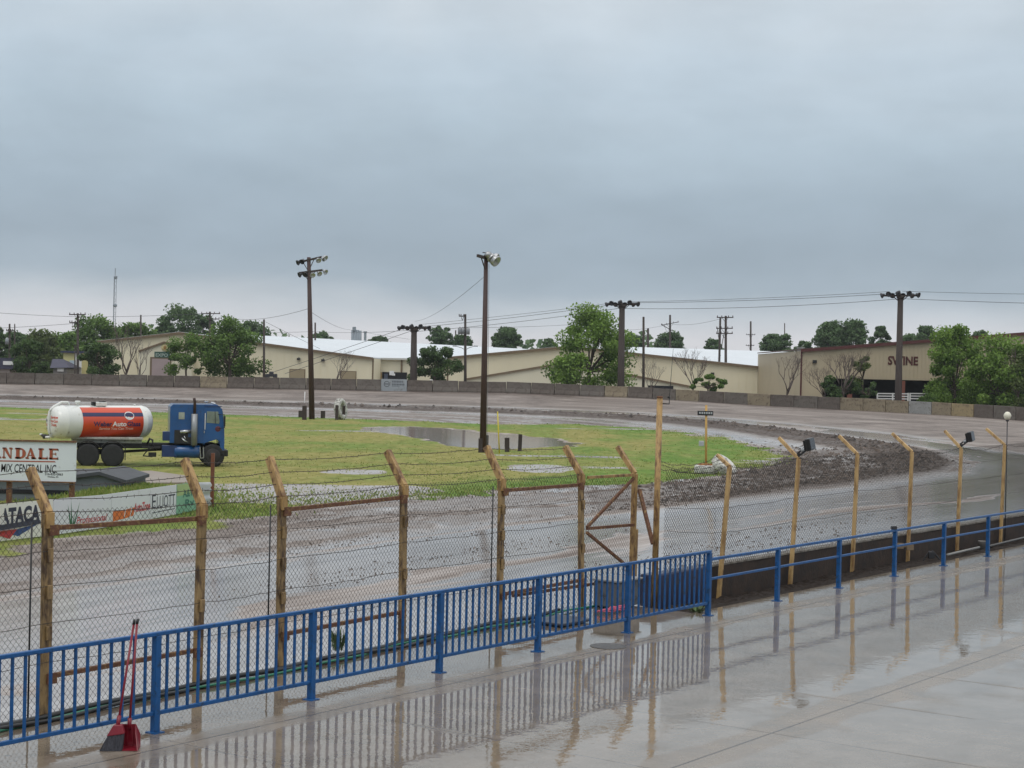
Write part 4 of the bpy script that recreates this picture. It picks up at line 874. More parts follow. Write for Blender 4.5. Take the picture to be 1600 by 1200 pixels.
p = on_ground(331, 792); b = MB(); b.bar(p-Vector((0, 0, .1)), (p.x, p.y, z_at(p, 708)), .11, .11); tag(b.build('rusty_post', mat('rust_brown_post', (.16, .055, .025), .7, 0, .25, 5), None), 'square rust brown post at the free end of the guardrail', 'post')

# ------------------------------------------------------------------ the tanker truck
def truck():
    fr = on_ground(332, 729.5); th = R(14.0); hd = Vector((math.cos(th), math.sin(th), 0)); rt = Vector((hd.y, -hd.x, 0))
    z0 = gz(fr.x, fr.y); root = fr-rt*1.15; root.z = z0-.03
    t = thing('tanker_truck', 'blue cab over truck with a white tank lettered on an orange red panel', 'truck', root, th)
    k = 1/33.9
    def X(px): return (px-332)*k
    blue = mat('truck_blue_paint', (.008, .072, .225), .3, 0, .12, 2, coat=.4, dirt=(.02, .06, .16), dirt_amt=.25); dkb = mat('dark_blue_paint', (.012, .035, .12), .45, 0, .2, 3)
    wht = mat('tank_white_paint', (.72, .73, .70), .3, 0, .05, 1.2, coat=.3, dirt=(.40, .38, .33), dirt_amt=.12); chs = mat('black_chassis_steel', (.014, .013, .013), .6, 0, .3, 5)
    org = mat('orange_red_tank_panel', (.60, .062, .018), .32, 0, .06, 1.5, coat=.3); glass = mat('cab_window_glass', (.20, .24, .20), .08, 0, .3, 1.2); chrome = mat('dull_chrome', (.45, .46, .47), .25, .8, .1, 5)
    def part(b, n, m, par=t, bevel=0): return b.build(n, m, par, bevel, local=True)
    # wheels
    def wheel(x, y, r, wd, dual):
        b = MB(); prof = [(-wd/2, r*.62), (-wd/2, r*.86), (-wd*.42, r*.97), (-wd*.2, r), (wd*.2, r), (wd*.42, r*.97), (wd/2, r*.86), (wd/2, r*.62)]
        b.lathe((x, y, r), prof, (0, 1, 0), 28); w = part(b, 'wheel', M_rubber)
        c = MB(); s = -1 if y < 0 else 1; fc = y+s*wd/2
        pr = [(-.14, r*.60), (-.02, r*.62), (.0, r*.58), (-.10, r*.45), (-.12, r*.25), (-.03, r*.22), (-.02, .02)] if dual else [(-.10, r*.60), (.0, r*.62), (.015, r*.56), (.0, r*.40), (.05, r*.24), (.07, .02)]
        c.lathe((x, fc, r), pr, (0, s, 0), 22, cap=False); part(c, 'rim', mat('grimy_wheel_rim', (.035, .033, .033), .55, .3, .3, 5), w); return w
    for x in (X(143), X(180)):
        for y in (-1.18, -.86, .86, 1.18): wheel(x, y, .52, .27, True)
    wheel(0, -1.05, .54, .30, False); wheel(0, 1.05, .54, .30, False)
    # chassis
    b = MB()
    for y in (-.42, .42): b.box(((X(126)+.3)/2, y, .93), (.3-X(126), .09, .24))
    for x in (X(143), X(180), 0): b.bar((x, -1.1, .53), (x, 1.1, .53), .13, .15)
    b.box((X(255), 0, .93), (.5, .95, .18)); b.box((X(205), 0, .93), (.3, .95, .18)); b.box((X(161), 0, .62), (.9, .35, .25)); b.bar((X(180), 0, .6), (X(300), 0, .85), .12, .12)
    part(b, 'chassis', chs, bevel=.01)
    b = MB(); b.box((X(265.5), -.95, .73), (.66, .50, .52)); part(b, 'battery_box', dkb, bevel=.02)
    b = MB(); b.box((X(238), -.95, .88), (.8, .28, .06)); b.bar((X(226), -.95, .50), (X(236), -.95, .88), .05, .05); b.bar((X(226), -.95, .5), (X(240), -.95, .46), .05, .05); b.box((X(240), -.98, .56), (.35, .25, .20)); part(b, 'valve_bracket', chs)
    b = MB(); b.tube([(X(232), -.6, 1.02), (X(236), -.65, 1.28), (X(240), -.8, 1.22), (X(241), -.9, .95), (X(246), -.9, .75)], .05, 8); part(b, 'discharge_hose', chs)
    b = MB(); b.lathe((X(273), -.95, .72), [(0, .05), (.0, .27), (.03, .30), (1.12, .30), (1.15, .27), (1.15, .05)], (1, 0, 0), 22); ft = part(b, 'fuel_tank', blue)
    b = MB(); b.lathe((X(300), -.95, 1.0), [(0, .05), (.05, .05), (.05, .0)], (0, 0, 1), 10); part(b, 'filler_cap', chrome, ft)
    b = MB(); b.bar((X(313), -1.24, .42), (X(312), -1.24, .95), .04, .04); b.bar((X(318), -1.24, .45), (X(317), -1.24, .95), .04, .04); b.bar((X(313), -1.24, .43), (X(318), -1.24, .45), .04, .04); part(b, 'step', chrome)
    # cab
    x0, x1 = X(265.5), X(349); hw = 1.18; zb, zt = 1.06, 2.90; pr = [(x0, zb+.05), (X(318), zb+.05), (X(318), .98), (X(320), 1.20), (X(325), 1.30), (X(337), 1.30), (X(342), 1.20), (X(344), .62), (x1, .62), (x1+.02, 1.15), (x1, 1.75), (x1-.12, 2.62), (x1-.20, 2.80), (x1-.36, zt), (x0+.12, zt-.02), (x0, zt-.14)]
    b = MB(); b.prism([(x, -hw, z) for x, z in pr], (0, 2*hw, 0)); cab = part(b, 'cab', blue, bevel=.045)
    def side(poly, n, m, off=.012, par=cab, y=-hw): b = MB(); b.prism([(x, y-off, z) for x, z in poly], (0, .02, 0)); return part(b, n, m, par, .004)
    side([(X(316.5), 1.10), (X(341.5), 1.34), (X(346), 1.36), (X(347.5), 2.05), (X(345), 2.72), (X(318.5), 2.72)], 'door', mat('truck_door_blue', (.009, .078, .24), .3, 0, .1, 2, coat=.4), .010)
    side([(X(321), 2.06), (X(340.5), 2.02), (X(341.5), 2.12), (X(339), 2.58), (X(321.5), 2.58)], 'side_window', glass, .022)
    b = MB(); b.bar((X(335), -hw-.035, 2.03), (X(334), -hw-.035, 2.58), .02, .02); part(b, 'window_bar', chs, cab)
    side([(X(278.5), 2.20), (X(287.5), 2.20), (X(287.5), 2.52), (X(278.5), 2.52)], 'sleeper_window', mat('pale_sleeper_window', (.30, .33, .28), .1, 0, .2, 2), .014)
    b = MB(); b.bar((X(319), -hw-.05, 1.75), (X(319), -hw-.05, 2.5), .03, .03); part(b, 'grab_handle', M_white, cab)
    b = MB(); b.bar((X(318), -hw-.03, 1.58), (X(318.01), -hw-.03, 1.70), .03, .04); part(b, 'door_handle', chrome, cab)
    b = MB(); b.lathe((X(339), -hw-.005, 1.78), [(0, .14), (.01, .12), (.012, .02)], (0, -1, 0), 14); part(b, 'side_emblem', mat('dull_red_emblem', (.10, .02, .03), .5, 0, .2, 5), cab)
    b = MB(); b.prism([(x1+.012, -1.0, 1.85), (x1+.012, 1.0, 1.85), (x1-.10, 1.0, 2.60), (x1-.10, -1.0, 2.60)], (.03, 0, 0)); part(b, 'windscreen', glass, cab)
    b = MB(); b.box((x1+.10, 0, .66), (.18, 2.4, .28)); b.box((x1-.03, -1.1, .66), (.25, .2, .28)); part(b, 'bumper', chs, bevel=.02)
    b = MB()
    for y in (-.9, -.45, 0, .45, .9): b.lathe((x1-.45, y, zt-.01), [(0, .06), (.05, .06), (.09, .03)], (0, 0, 1), 8)
    part(b, 'marker_light', chrome, cab)
    b = MB(); b.lathe((X(322), -.35, zt), [(0, .10), (.03, .05), (.08, .03), (.10, .11), (.14, .10)], (0, 0, 1), 10); part(b, 'air_horn', chrome, cab)
    b = MB(); b.tube([(x1-.30, -hw, 2.45), (x1-.02, -hw-.28, 2.45), (x1-.02, -hw-.28, 1.85), (x1-.25, -hw, 1.80)], .018, 6); b.box((x1-.02, -hw-.28, 2.15), (.07, .20, .46)); part(b, 'mirror', chs, cab)
    b = MB(); b.box((X(331), -hw-.006, 2.82), (.8, .05, .03)); b.box((X(341), -hw-.004, 1.16), (.05, .05, .1)); part(b, 'door_trim', dkb, cab)
    for px in (124, 199): b = MB(); b.box((X(px), -1.02, .62), (.03, .6, .62)); part(b, 'mud_flap', M_rubber)
    b = MB(); b.box((X(262), -.95, 1.42), (.42, .42, .42)); part(b, 'rear_locker', dkb, bevel=.03)
    # engine bits and air intake in the gap at the sleeper's foot
    b = MB(); b.box((X(283), -1.0, 1.40), (.62, .40, .62)); b.box((X(291), -1.06, 1.24), (.5, .36, .3)); part(b, 'engine_recess', chs)
    b = MB(); b.tube([(X(281), -1.22, 1.62), (X(297), -1.22, 1.66)], .09, 10); part(b, 'air_cleaner', chrome)
    b = MB(); b.tube([(X(284), -1.20, 1.35), (X(288), -1.25, 1.22), (X(294), -1.22, 1.15)], .05, 6); b.tube([(X(287), -1.21, 1.45), (X(290), -1.25, 1.30)], .035, 6); part(b, 'engine_hose', chrome)
    b = MB(); b.tube([(X(302.5), -1.32, 1.02), (X(302.5), -1.32, 2.46)], .145, 14); ex = part(b, 'exhaust_muffler', M_steel)
    b = MB(); b.tube([(X(302.5), -1.32, 2.44), (X(302.5), -1.32, 3.02), (X(302.5)-.04, -1.36, 3.18)], .065, 10); part(b, 'exhaust_stack', mat('rusty_exhaust_pipe', (.06, .035, .03), .6, .3, .3, 6), ex)
    b = MB(); b.bar((X(302.5), -1.3, 1.0), (X(302.5), -.9, .95), .1, .1); part(b, 'exhaust_elbow', chs, ex)
    # tank, sitting slightly askew on the frame
    kc = k; pc_ = X(163.5); k = 1/30.9
    def X(px): return (px-332)*k
    xr, xf = X(101.5), X(226); rad = .755; zc = 1.985; D1, D2 = .50, .36
    def dome(r, d): return d*max(0.0, 1-(r/rad)**4.6)**.52
    prof = [(-D1, .0)]+[(-dome(r*rad, D1), r*rad) for r in (.2, .4, .55, .68, .78, .86, .92, .96, .985)]+[(0, rad), (0.02, rad+.012), (.06, rad+.012), (.08, rad)]
    prof += [(xf-xr-.08, rad), (xf-xr-.06, rad+.012), (xf-xr-.02, rad+.012), (xf-xr, rad)]+[(xf-xr+dome(r*rad, D2), r*rad) for r in (.985, .96, .92, .86, .78, .68, .55, .4, .2)]+[(xf-xr+D2, .0)]
    b = MB(); b.lathe((xr, 0, zc), prof, (1, 0, 0), 48, cap=False); tank = part(b, 'tank', wht)
    al = R(27.0); pv = Vector((X(164.5), 0, 0)); tank.rotation_euler = (0, 0, al); tank.location = Vector((pc_, 0, 0))-Matrix.Rotation(al, 3, 'Z') @ pv
    def cyl(x, ang, off=.006): return (x, -(rad+off)*math.cos(ang), zc+(rad+off)*math.sin(ang))
    def wrap(px0, px1, a0, a1, m, name, off):
        b = MB(); n = 14; xa, xb = X(px0), X(px1); vs = []
        for i in range(n+1): a = a0+(a1-a0)*i/n; vs += [cyl(xa, a, off), cyl(xb, a, off)]
        b.add(vs, [(2*i, 2*i+1, 2*i+3, 2*i+2) for i in range(n)], True); return part(b, name, m, tank)
    pa = wrap(124, 217.5, R(-63), R(63), org, 'tank_panel', .006)
    wrap(124, 217.5, R(21), R(36), M_navy, 'stripe', .009)
    def word(body, px0, px1, py, hpx, m, bold=0, shear=0):
        hh = hpx*k; a0 = math.asin(max(-1, min(1, (661-py)/25.2))); w = (px1-px0)*k
        return lettering(body, lambda u, v: cyl(X(px0)+u, a0+v/rad, .012), m, pa, width=w, height=hh, bold=bold, shear=shear, local=True)
    word('Weber', 139.5, 168, 666.5, 6.4, M_navy, .03); word('Auto', 168.8, 190.5, 666.5, 6.4, M_white, .03); word('Glass', 191.5, 212.5, 666.5, 6.4, M_navy, .03)
    word('Service You Can Trust', 149, 202, 671.8, 3.6, mat('pale_peach_letter', (.75, .50, .40), .4, 0, .05, 3), .02)
    # oval emblem over the stripe
    b = MB(); ca = math.asin((661-650.5)/25.2); n = 26; b.add([cyl(X(195.5)+math.cos(2*PI*i/n)*.24, ca+math.sin(2*PI*i/n)*.205/rad, .014) for i in range(n)], [tuple(range(n))]); em = part(b, 'emblem', M_white, tank)
    b = MB()
    for dx in (-.075, .055):
        for (u0, v0, u1, v1) in ((-.05, .03, .03, .10), (-.05, .03, -.02, -.07), (.03, .10, .05, .0)):
            p0, p1 = (dx+u0, v0-.01), (dx+u1, v1-.01); dn = (-(p1[1]-p0[1])*.17, (p1[0]-p0[0])*.17)
            b.add([cyl(X(195.5)+q[0], ca+q[1]/rad, .018) for q in ((p0[0]-dn[0], p0[1]-dn[1]), (p1[0]-dn[0], p1[1]-dn[1]), (p1[0]+dn[0], p1[1]+dn[1]), (p0[0]+dn[0], p0[1]+dn[1]))], [(0, 1, 2, 3)])
    part(b, 'emblem_mark', M_navy, em)
    # rear head lettering: y runs across, seen from behind
    def rear(body, yc, z, w, h, m, bold=.02):
        def fn(u, v):
            y = yc+w/2-u; zz = z+v; return (xr-dome(min(rad, math.hypot(y, zz)), D1)-.012, y, zc+zz)
        return lettering(body, fn, m, tank, width=w, height=h, bold=bold, local=True)
    ro = M_red
    rear('Weber', .40, .02, .36, .13, M_navy); rear('Auto', .40, -.17, .32, .13, mat('orange_letter', (.6, .14, .04), .4, 0, .05, 3)); rear('Glass', .38, -.36, .34, .13, M_navy)
    rear('Service', -.31, .17, .50, .12, ro); rear('You Can', -.31, .0, .54, .12, ro); rear('Trust', -.31, -.17, .42, .13, ro)
    b = MB(); pts = [(.40, .46), (.48, .34), (.40, .22), (.32, .34)]
    for i in range(4):
        a, c = pts[i], pts[(i+1) % 4]; m0 = (.40, .34)
        inn = lambda p: (m0[0]+(p[0]-m0[0])*.6, m0[1]+(p[1]-m0[1])*.6); q = [a, c, inn(c), inn(a)]
        b.add([(xr-dome(math.hypot(*p), D1)-.010, p[0], zc+p[1]) for p in q], [(0, 1, 2, 3)])
    part(b, 'emblem', ro, tank)
    b = MB(); pp = []
    for i in range(13): zz = -.70+1.40*i/12; pp.append((xr-dome(min(abs(zz), rad*.999), D1)-.05, .06, zc+zz))
    pp += [(xr+.05, .06, zc+rad+.14), (xr+.35, .06, zc+rad+.14), (xr+.42, .06, zc+rad)]
    b.tube(pp, .055, 10); part(b, 'overflow_pipe', wht, tank)
    b = MB(); b.lathe((xr-.72, .22, zc-.66), [(0, .10), (.30, .10)], (1, 0, 0), 10); b.lathe((xr-.70, .42, zc-.62), [(0, .06), (.2, .06)], (1, 0, 0), 8); part(b, 'rear_valve', chs, tank)
    b = MB(); b.lathe((xr-.74, -.05, zc-.68), [(0, .05), (.2, .07)], (1, 0, 0), 8); b.lathe((xr-.74, .55, zc-.58), [(0, .04), (.12, .05)], (1, 0, 0), 8); part(b, 'rear_lamp', M_white, tank)
    b = MB(); b.lathe((X(126.5), 0, zc+rad-.03), [(0, .07), (.12, .07), (.13, .12), (.24, .12), (.25, .02)], (0, 0, 1), 14); part(b, 'vent_cap', wht, tank)
    b = MB(); b.box((X(159), 0, zc+rad+.07), (.52, .6, .17)); hatch = part(b, 'hatch', wht, tank, .02)
    b = MB(); b.box((X(149), -.1, zc+rad+.09), (.14, .2, .16)); b.box((X(164), 0, zc+rad+.18), (.2, .3, .04)); part(b, 'hatch_latch', M_black, hatch)
    b = MB(); b.lathe((X(215), 0, zc+rad-.02), [(0, .05), (.08, .05), (.09, .02)], (0, 0, 1), 8); part(b, 'vent_cap', wht, tank)
    k = kc
    def X(px): return (px-332)*kc
    b = MB(); b.box(((X(118)+X(224))/2, -.42, 1.17), (X(224)-X(118), .16, .26)); b.box(((X(118)+X(224))/2, .42, 1.17), (X(224)-X(118), .16, .26)); b.box(((X(118)+X(226))/2, -.62, 1.27), (X(226)-X(118), .30, .10)); part(b, 'tank_cradle', mat('grey_cradle_paint', (.42, .42, .38), .5, 0, .15, 3, dirt=(.2, .18, .15), dirt_amt=.4), bevel=.01)
    b = MB()
    for x in (X(143), X(180)):
        pts = [(x+.62*math.cos(a), 0, .52+.62*math.sin(a)) for a in np.linspace(R(20), R(160), 9)]
        for a, c in zip(pts[:-1], pts[1:]): b.prism([(a[0], -1.32, a[2]), (c[0], -1.32, c[2]), (c[0], -1.32, c[2]+.02), (a[0], -1.32, a[2]+.02)], (0, .6, 0))
    part(b, 'mudguard', chs)
truck()

# ------------------------------------------------------------------ stumps, tyres, stakes and the small sign
def stump(px, y0, y1, w, label, lean=0, grp='dark timber stumps round the light poles'):
    p = on_ground(px, y0); z = z_at(p, y1); d = w*p.y/F; b = MB(); b.bar(p-Vector((0, 0, .2)), (p.x+lean*d, p.y, z), d, d*.9); o = b.build('timber_stump', M_wood, None, .01); tag(o, label, 'post', grp)
stump(469.5, 652.5, 641.5, 6.0, 'short dark stump behind a taller one left of the twin arm light pole')
stump(475.5, 656, 634, 6.5, 'tallest dark stump left of the twin arm light pole')
stump(487.5, 655, 642, 6.5, 'dark stump against the foot of the twin arm light pole')
stump(504.5, 653.5, 642, 6.5, 'dark stump standing alone right of the twin arm light pole')
stump(526, 656, 633, 4.5, 'dark post holding the white tyre upright on its left')
stump(537, 655.5, 634, 4.5, 'dark post holding the white tyre upright on its right')
stump(750.5, 707, 685, 6.5, 'dark stump left of the single light pole in the infield')
stump(760, 702, 680, 6.0, 'dark stump behind the foot of the single light pole')
stump(792.5, 706, 684, 7.5, 'dark stump right of the yellow stake', -.1)
stump(812, 705, 678.5, 6.0, 'tall dark stump at the edge of the puddle', .1)
def stake(px, y0, px1, y1, r, m, label):
    p = on_ground(px, y0); q = D(px1, y1, p.y); b = MB(); b.tube([p-Vector((0, 0, .1)), q], r, 6); tag(b.build('stake', m, None), label, 'stake')
stake(780.5, 708, 777.5, 643, .035, mat('bright_yellow_stake', (.62, .50, .03), .5, 0, .1, 5), 'thin bright yellow stake right of the single light pole')
stake(475.5, 634.5, 476.5, 612, .05, M_white, 'thin white stake above the tallest stump')
def tyre(c, ax, R0, wd, name, label, m, dirt=None):
    ax = Vector(ax).normalized(); t = thing(name, label, 'tyre', c, 0, 'old painted tyres marking the infield')
    prof = [(-wd*.35, R0*.55), (-wd*.5, R0*.68), (-wd*.48, R0*.88), (-wd*.36, R0*.97), (0, R0), (wd*.36, R0*.97), (wd*.48, R0*.88), (wd*.5, R0*.68), (wd*.35, R0*.55), (0, R0*.52), (-wd*.35, R0*.55)]
    b = MB(); b.lathe(c, prof, ax, 40, cap=False); b.build('carcass', m, t)
    u = Vector((0, 0, 1)) if abs(ax.z) < .9 else Vector((0, 1, 0)); x = ax.cross(u).normalized(); y = x.cross(ax); b = MB()
    for i in range(30):
        a = 2*PI*i/30; d = x*math.cos(a)+y*math.sin(a); tg = -x*math.sin(a)+y*math.cos(a); s = 1 if i % 2 else -1; p = Vector(c)+d*(R0*.99)+ax*(s*wd*.2); b.bar(p-ax*(wd*.2), p+ax*(wd*.2)+tg*(R0*.08), .05*R0*1.6, .05*R0, d)
    b.build('tread', m, t); return t
wt = mat('flaking_white_tyre_paint', (.58, .57, .53), .7, 0, .1, 2, .3, 20, dirt=(.06, .055, .05), dirt_amt=.5)
wt2 = mat('white_tyre_paint', (.62, .61, .57), .7, 0, .1, 2, .3, 20, dirt=(.10, .09, .08), dirt_amt=.35)
p = on_ground(532, 655.5); Rr = (655.5-622)*p.y/F/2; tyre((p.x, p.y, p.z+Rr*.97), (.93, -.30, .12), Rr, .62, 'tractor_tyre', 'tall white painted tractor tyre stood upright between two posts', wt)
p = on_ground(1103, 740); tyre((p.x, p.y, p.z+.21), (0, 0, 1), .56, .42, 'tyre', 'white tyre lying flat at the foot of the small black sign', wt2); PT = p.copy()
p = on_ground(1131, 741); tyre((p.x, p.y, p.z+.42), (.50, -.35, .70), .63, .44, 'tyre', 'white tyre tilted on its side beside the flat one', wt2)
def small_sign():
    c = Vector((PT.x, PT.y, PT.z+.38)); t = thing('marker_sign', 'small black sign with pale marks on a thin yellow post rising from a tyre', 'sign', PT)
    ym = mat('orange_yellow_post', (.50, .30, .08), .5, 0, .2, 6); Y = PT.y
    tp = D(1103.5, 633, Y); b = MB(); b.tube([(PT.x, Y, PT.z), (tp.x, Y, tp.z)], .055, 8); b.build('post', ym, t)
    b = MB(); b.lathe((PT.x, PT.y, PT.z+.38), [(0, .40), (.05, .42), (.09, .36), (.12, .05)], (0, 0, 1), 18); b.build('rusty_hub', mat('rusty_orange_dirt', (.24, .10, .025), .8, 0, .3, 6), t)
    q = D(1101.8, 645.5, Y); s = Y/F; b = MB(); b.box((q.x, Y-.08, q.z), (24.5*s, .05, 7.2*s)); o = b.build('plate', M_black, t, .01)
    b = MB()
    for k in range(6): b.box((q.x+(-8.5+k*3.6)*s, Y-.108, q.z+.01), (2.4*s, .006, 3.0*s)); b.box((q.x+(-8.5+k*3.6)*s, Y-.112, q.z+.01), (.9*s, .004, 1.0*s))
    b.build('mark', mat('pale_sign_mark', (.42, .44, .46), .5, 0, .1, 5), o)
    q = D(1096, 693, Y); b = MB(); b.box((q.x, Y, q.z), (8*s, .15, 8*s)); b.build('box', mat('pale_grey_box', (.38, .40, .41), .5, 0, .1, 5), t, .02)
small_sign()

# grass blades over the infield
def grass():
    n = 150000; u = RNG.uniform(-.36, .30, n); Yq = 1/RNG.uniform(1/190, 1/50, n); X = u*Yq; zz, tb, arc, tg, cl, gr, rid, pd, wob, nn, up, ns = ground_z(X, Yq, True)
    k = (tg+wob*5 < .4) & (pd+wob*3 > .6); dens = np.clip(.10+sst(-4, -.5, tg)*.8+sst(.45, .6, fbm(X*.1, Yq*.1, 81))*.3, 0, 1); k &= RNG.random(n) < dens*.6
    mnd = G(195, 772, -.3); bx, by, bz = X[k], Yq[k], zz[k]; tgk = tg[k]
    extra = 7000; ex = RNG.normal(mnd.x, 1.8, extra); ey = RNG.normal(mnd.y, 3.0, extra); ez = ground_z(ex, ey); bx = np.r_[bx, ex]; by = np.r_[by, ey]; bz = np.r_[bz, ez]; tgk = np.r_[tgk, np.full(extra, -.5)]
    m = len(bx); h = RNG.uniform(.03, .07, m)*(1+.8*sst(-3.5, -.2, tgk)*RNG.random(m)); h[-extra:] *= 1.7
    a = RNG.uniform(0, 2*PI, m); w = .018+by*.00035; dx, dy = np.cos(a)*w, np.sin(a)*w; lx, ly = RNG.normal(0, .4, m)*h, RNG.normal(0, .4, m)*h
    Vv = np.stack([np.stack([bx-dx, by-dy, bz-.01], 1), np.stack([bx+dx, by+dy, bz-.01], 1), np.stack([bx+lx, by+ly, bz+h], 1)], 1).reshape(-1, 3)
    tone = np.clip(RNG.normal(.42, .2, m)-.25*sst(-10, -2, tgk)+.12, 0, 1); tone = np.repeat(tone, 3)
    mt = leafmat('grass_blades', (.13, .22, .04), (.42, .40, .14)); o = numpy_mesh('grass', Vv, np.arange(3*m).reshape(m, 3), mt, None, {'tone': ('FLOAT', tone)}); tag(o, 'short green and straw coloured grass of the infield', 'grass', kind='stuff')
grass()

# ------------------------------------------------------------------ concrete wall panels along the far straight
NUMW = ['', 'first', 'second', 'third', 'fourth', 'fifth', 'sixth', 'seventh', 'eighth', 'ninth', 'tenth', 'eleventh', 'twelfth', 'thirteenth', 'fourteenth', 'fifteenth', 'sixteenth', 'seventeenth', 'eighteenth', 'nineteenth', 'twentieth']
def barriers():
    xs = [-76, -33, 11, 55, 100, 144, 187, 230, 272, 313, 355, 397, 437, 478, 517, 557, 596, 636, 676, 716, 754, 791, 830, 867, 906, 945, 981, 1020, 1056, 1092, 1131, 1168, 1204, 1241, 1278, 1313, 1349, 1384, 1420, 1456, 1487, 1522, 1553, 1588, 1625, 1664]
    def foot(px): Y = float(np.interp(px, W_PX, W_Y)); a = D(px, float(np.interp(px, W_PX, W_B)), Y); c = D(px, float(np.interp(px, W_PX, W_T)), Y); return Vector((a.x, Y, a.z)), c.z
    tan = {313, 945, 1056, 1168, 1313, 1349, 1456, 1384}; sign = 596; white = 1420; bright = {1487}
    for i in range(len(xs)-1):
        x0, x1 = xs[i], xs[i+1]; (A, ta), (B, tb) = foot(x0), foot(x1); d = (B-A); d.z = 0; d.normalize(); n = Vector((d.y, -d.x, 0)); g = d*.05; H = (ta+tb)/2
        jz = random.uniform(-.04, .05); ta += jz; tb += jz*.6
        if x0 == sign:
            t = thing('sign_panel', 'pale grey sign panel with a faded round emblem set in the concrete wall', 'sign', (A+B)/2)
            b = MB(); b.prism([A-g*0+n*.25-Vector((0, 0, .3)), B+n*.25-Vector((0, 0, .3)), Vector((B.x, B.y, tb+.06))+n*.25, Vector((A.x, A.y, ta+.06))+n*.25], -n*.12); p = b.build('panel', mat('faded_grey_sign', (.31, .34, .36), .6, 0, .06, .6, dirt=(.22, .22, .21), dirt_amt=.3), t, .02)
            mk = mat('faded_sign_ink', (.13, .145, .16), .6, 0, .25, 3); w = (B-A).length
            def at(u, v): q = A.lerp(B, u); return Vector((q.x, q.y, A.z+(ta-A.z)*v))+n*.256
            b = MB(); k = 20
            for j in range(k):
                a0, a1 = 2*PI*j/k, 2*PI*(j+1)/k; b.add([at(.22+.12*math.cos(a)*r, .60+.27*math.sin(a)*r) for a, r in ((a0, 1), (a1, 1), (a1, .72), (a0, .72))], [(0, 1, 2, 3)])
            b.add([at(.14, .55), at(.30, .55), at(.30, .66), at(.14, .66)], [(0, 1, 2, 3)]); b.build('emblem', mk, p)
            b = MB()
            for r_, (u0, u1, v0, v1) in enumerate(((.42, .85, .74, .92), (.42, .90, .50, .66), (.42, .72, .40, .46))):
                q = u0
                while q < u1-.03: b.add([at(q, v0), at(q+.05, v0), at(q+.05, v1), at(q, v1)], [(0, 1, 2, 3)]); q += .062
            b.build('faded_words', mk, p)
            b = MB(); b.prism([A-n*.1-Vector((0, 0, .2)), B-n*.1-Vector((0, 0, .2)), Vector((B.x, B.y, tb-.1))-n*.1, Vector((A.x, A.y, ta-.1))-n*.1], -n*.1); b.build('backing', M_dark, t)
            continue
        m = M_tan if x0 in tan else (mat('ochre_painted_barrier', (.32, .25, .14), .85, 0, .12, .8, .2, 9, dirt=(.15, .11, .07), dirt_amt=.4) if x0 in bright else (M_pale if x0 == white else (M_conc if (i*7) % 3 else M_conc2)))
        b = MB(); q = Vector((0, 0, .5)); pr = [(.30, -.5), (.30, .12), (.16, .42), (.10, 1.0)]
        if (x0 > 1000): pr = [(.14, -.5), (.12, 1.0)]
        def vtx(P, top, o, f): return Vector((P.x, P.y, P.z+(top-P.z)*f if f >= 0 else P.z+f))+n*o
        ring = []
        for P, top in ((A+g, ta), (B-g, tb)):
            ring.append([vtx(P, top, o, f) for o, f in pr]+[vtx(P, top, -o, f) for o, f in pr[::-1]])
        k = len(ring[0]); b.add(ring[0]+ring[1], [tuple(range(k))[::-1], tuple(range(k, 2*k))]+[(j, (j+1) % k, k+(j+1) % k, k+j) for j in range(k)])
        o = b.build('concrete_barrier', m, None, .02)
        c = 'ochre' if x0 in bright else 'tan' if x0 in tan else 'pale grey' if x0 == white else 'grey brown'
        si = xs.index(sign); k = i-si
        if c in ('pale grey', 'ochre'): lab = {'pale grey': 'pale grey painted wall panel below the white rail fence', 'ochre': 'brightest ochre wall panel with dark scratches near the right edge'}[c]
        elif k < 0: lab = '%s concrete wall panel, %s to the left of the round emblem sign panel' % (c, NUMW[-k])
        elif k <= 19: lab = '%s concrete wall panel, %s to the right of the round emblem sign panel' % (c, NUMW[k])
        else:
            w = xs.index(white); j = i-w
            lab = ('%s concrete wall panel, %s to the %s of the pale grey panel' % (c, NUMW[abs(j)], 'left' if j < 0 else 'right'))
        tag(o, lab, 'barrier', 'concrete panels of the track wall')
barriers()
p = D(612, 583, 234.5); b = MB(); b.box((p.x, p.y, p.z), (.62, .35, .60)); b.box((p.x+.25, p.y, p.z-.2), (.45, .3, .3)); tag(b.build('notice_box', M_white, None, .02), 'small white box on top of the wall above the emblem sign panel', 'box')
p = D(674, 594, 231.5); b = MB(); b.box((p.x, p.y, p.z), (.35, .3, .22)); b.bar((p.x, p.y, p.z-.5), (p.x, p.y, p.z), .08, .08); tag(b.build('wall_lamp', M_white, None, .02), 'tiny white lamp on the wall in front of the dark bush', 'lamp')
b = MB()
for k, (px, py) in enumerate(((418, 585), (424, 583.5), (430, 585))): q = D(px, py, 236); b.box((q.x, q.y, q.z-.2+.1*(k == 1)), (.6, .5, .55+.2*(k == 1)))
tag(b.build('debris_pile', M_dsteel, None, .08), 'dark heap of scrap showing over the wall by the bare pole', 'scrap')

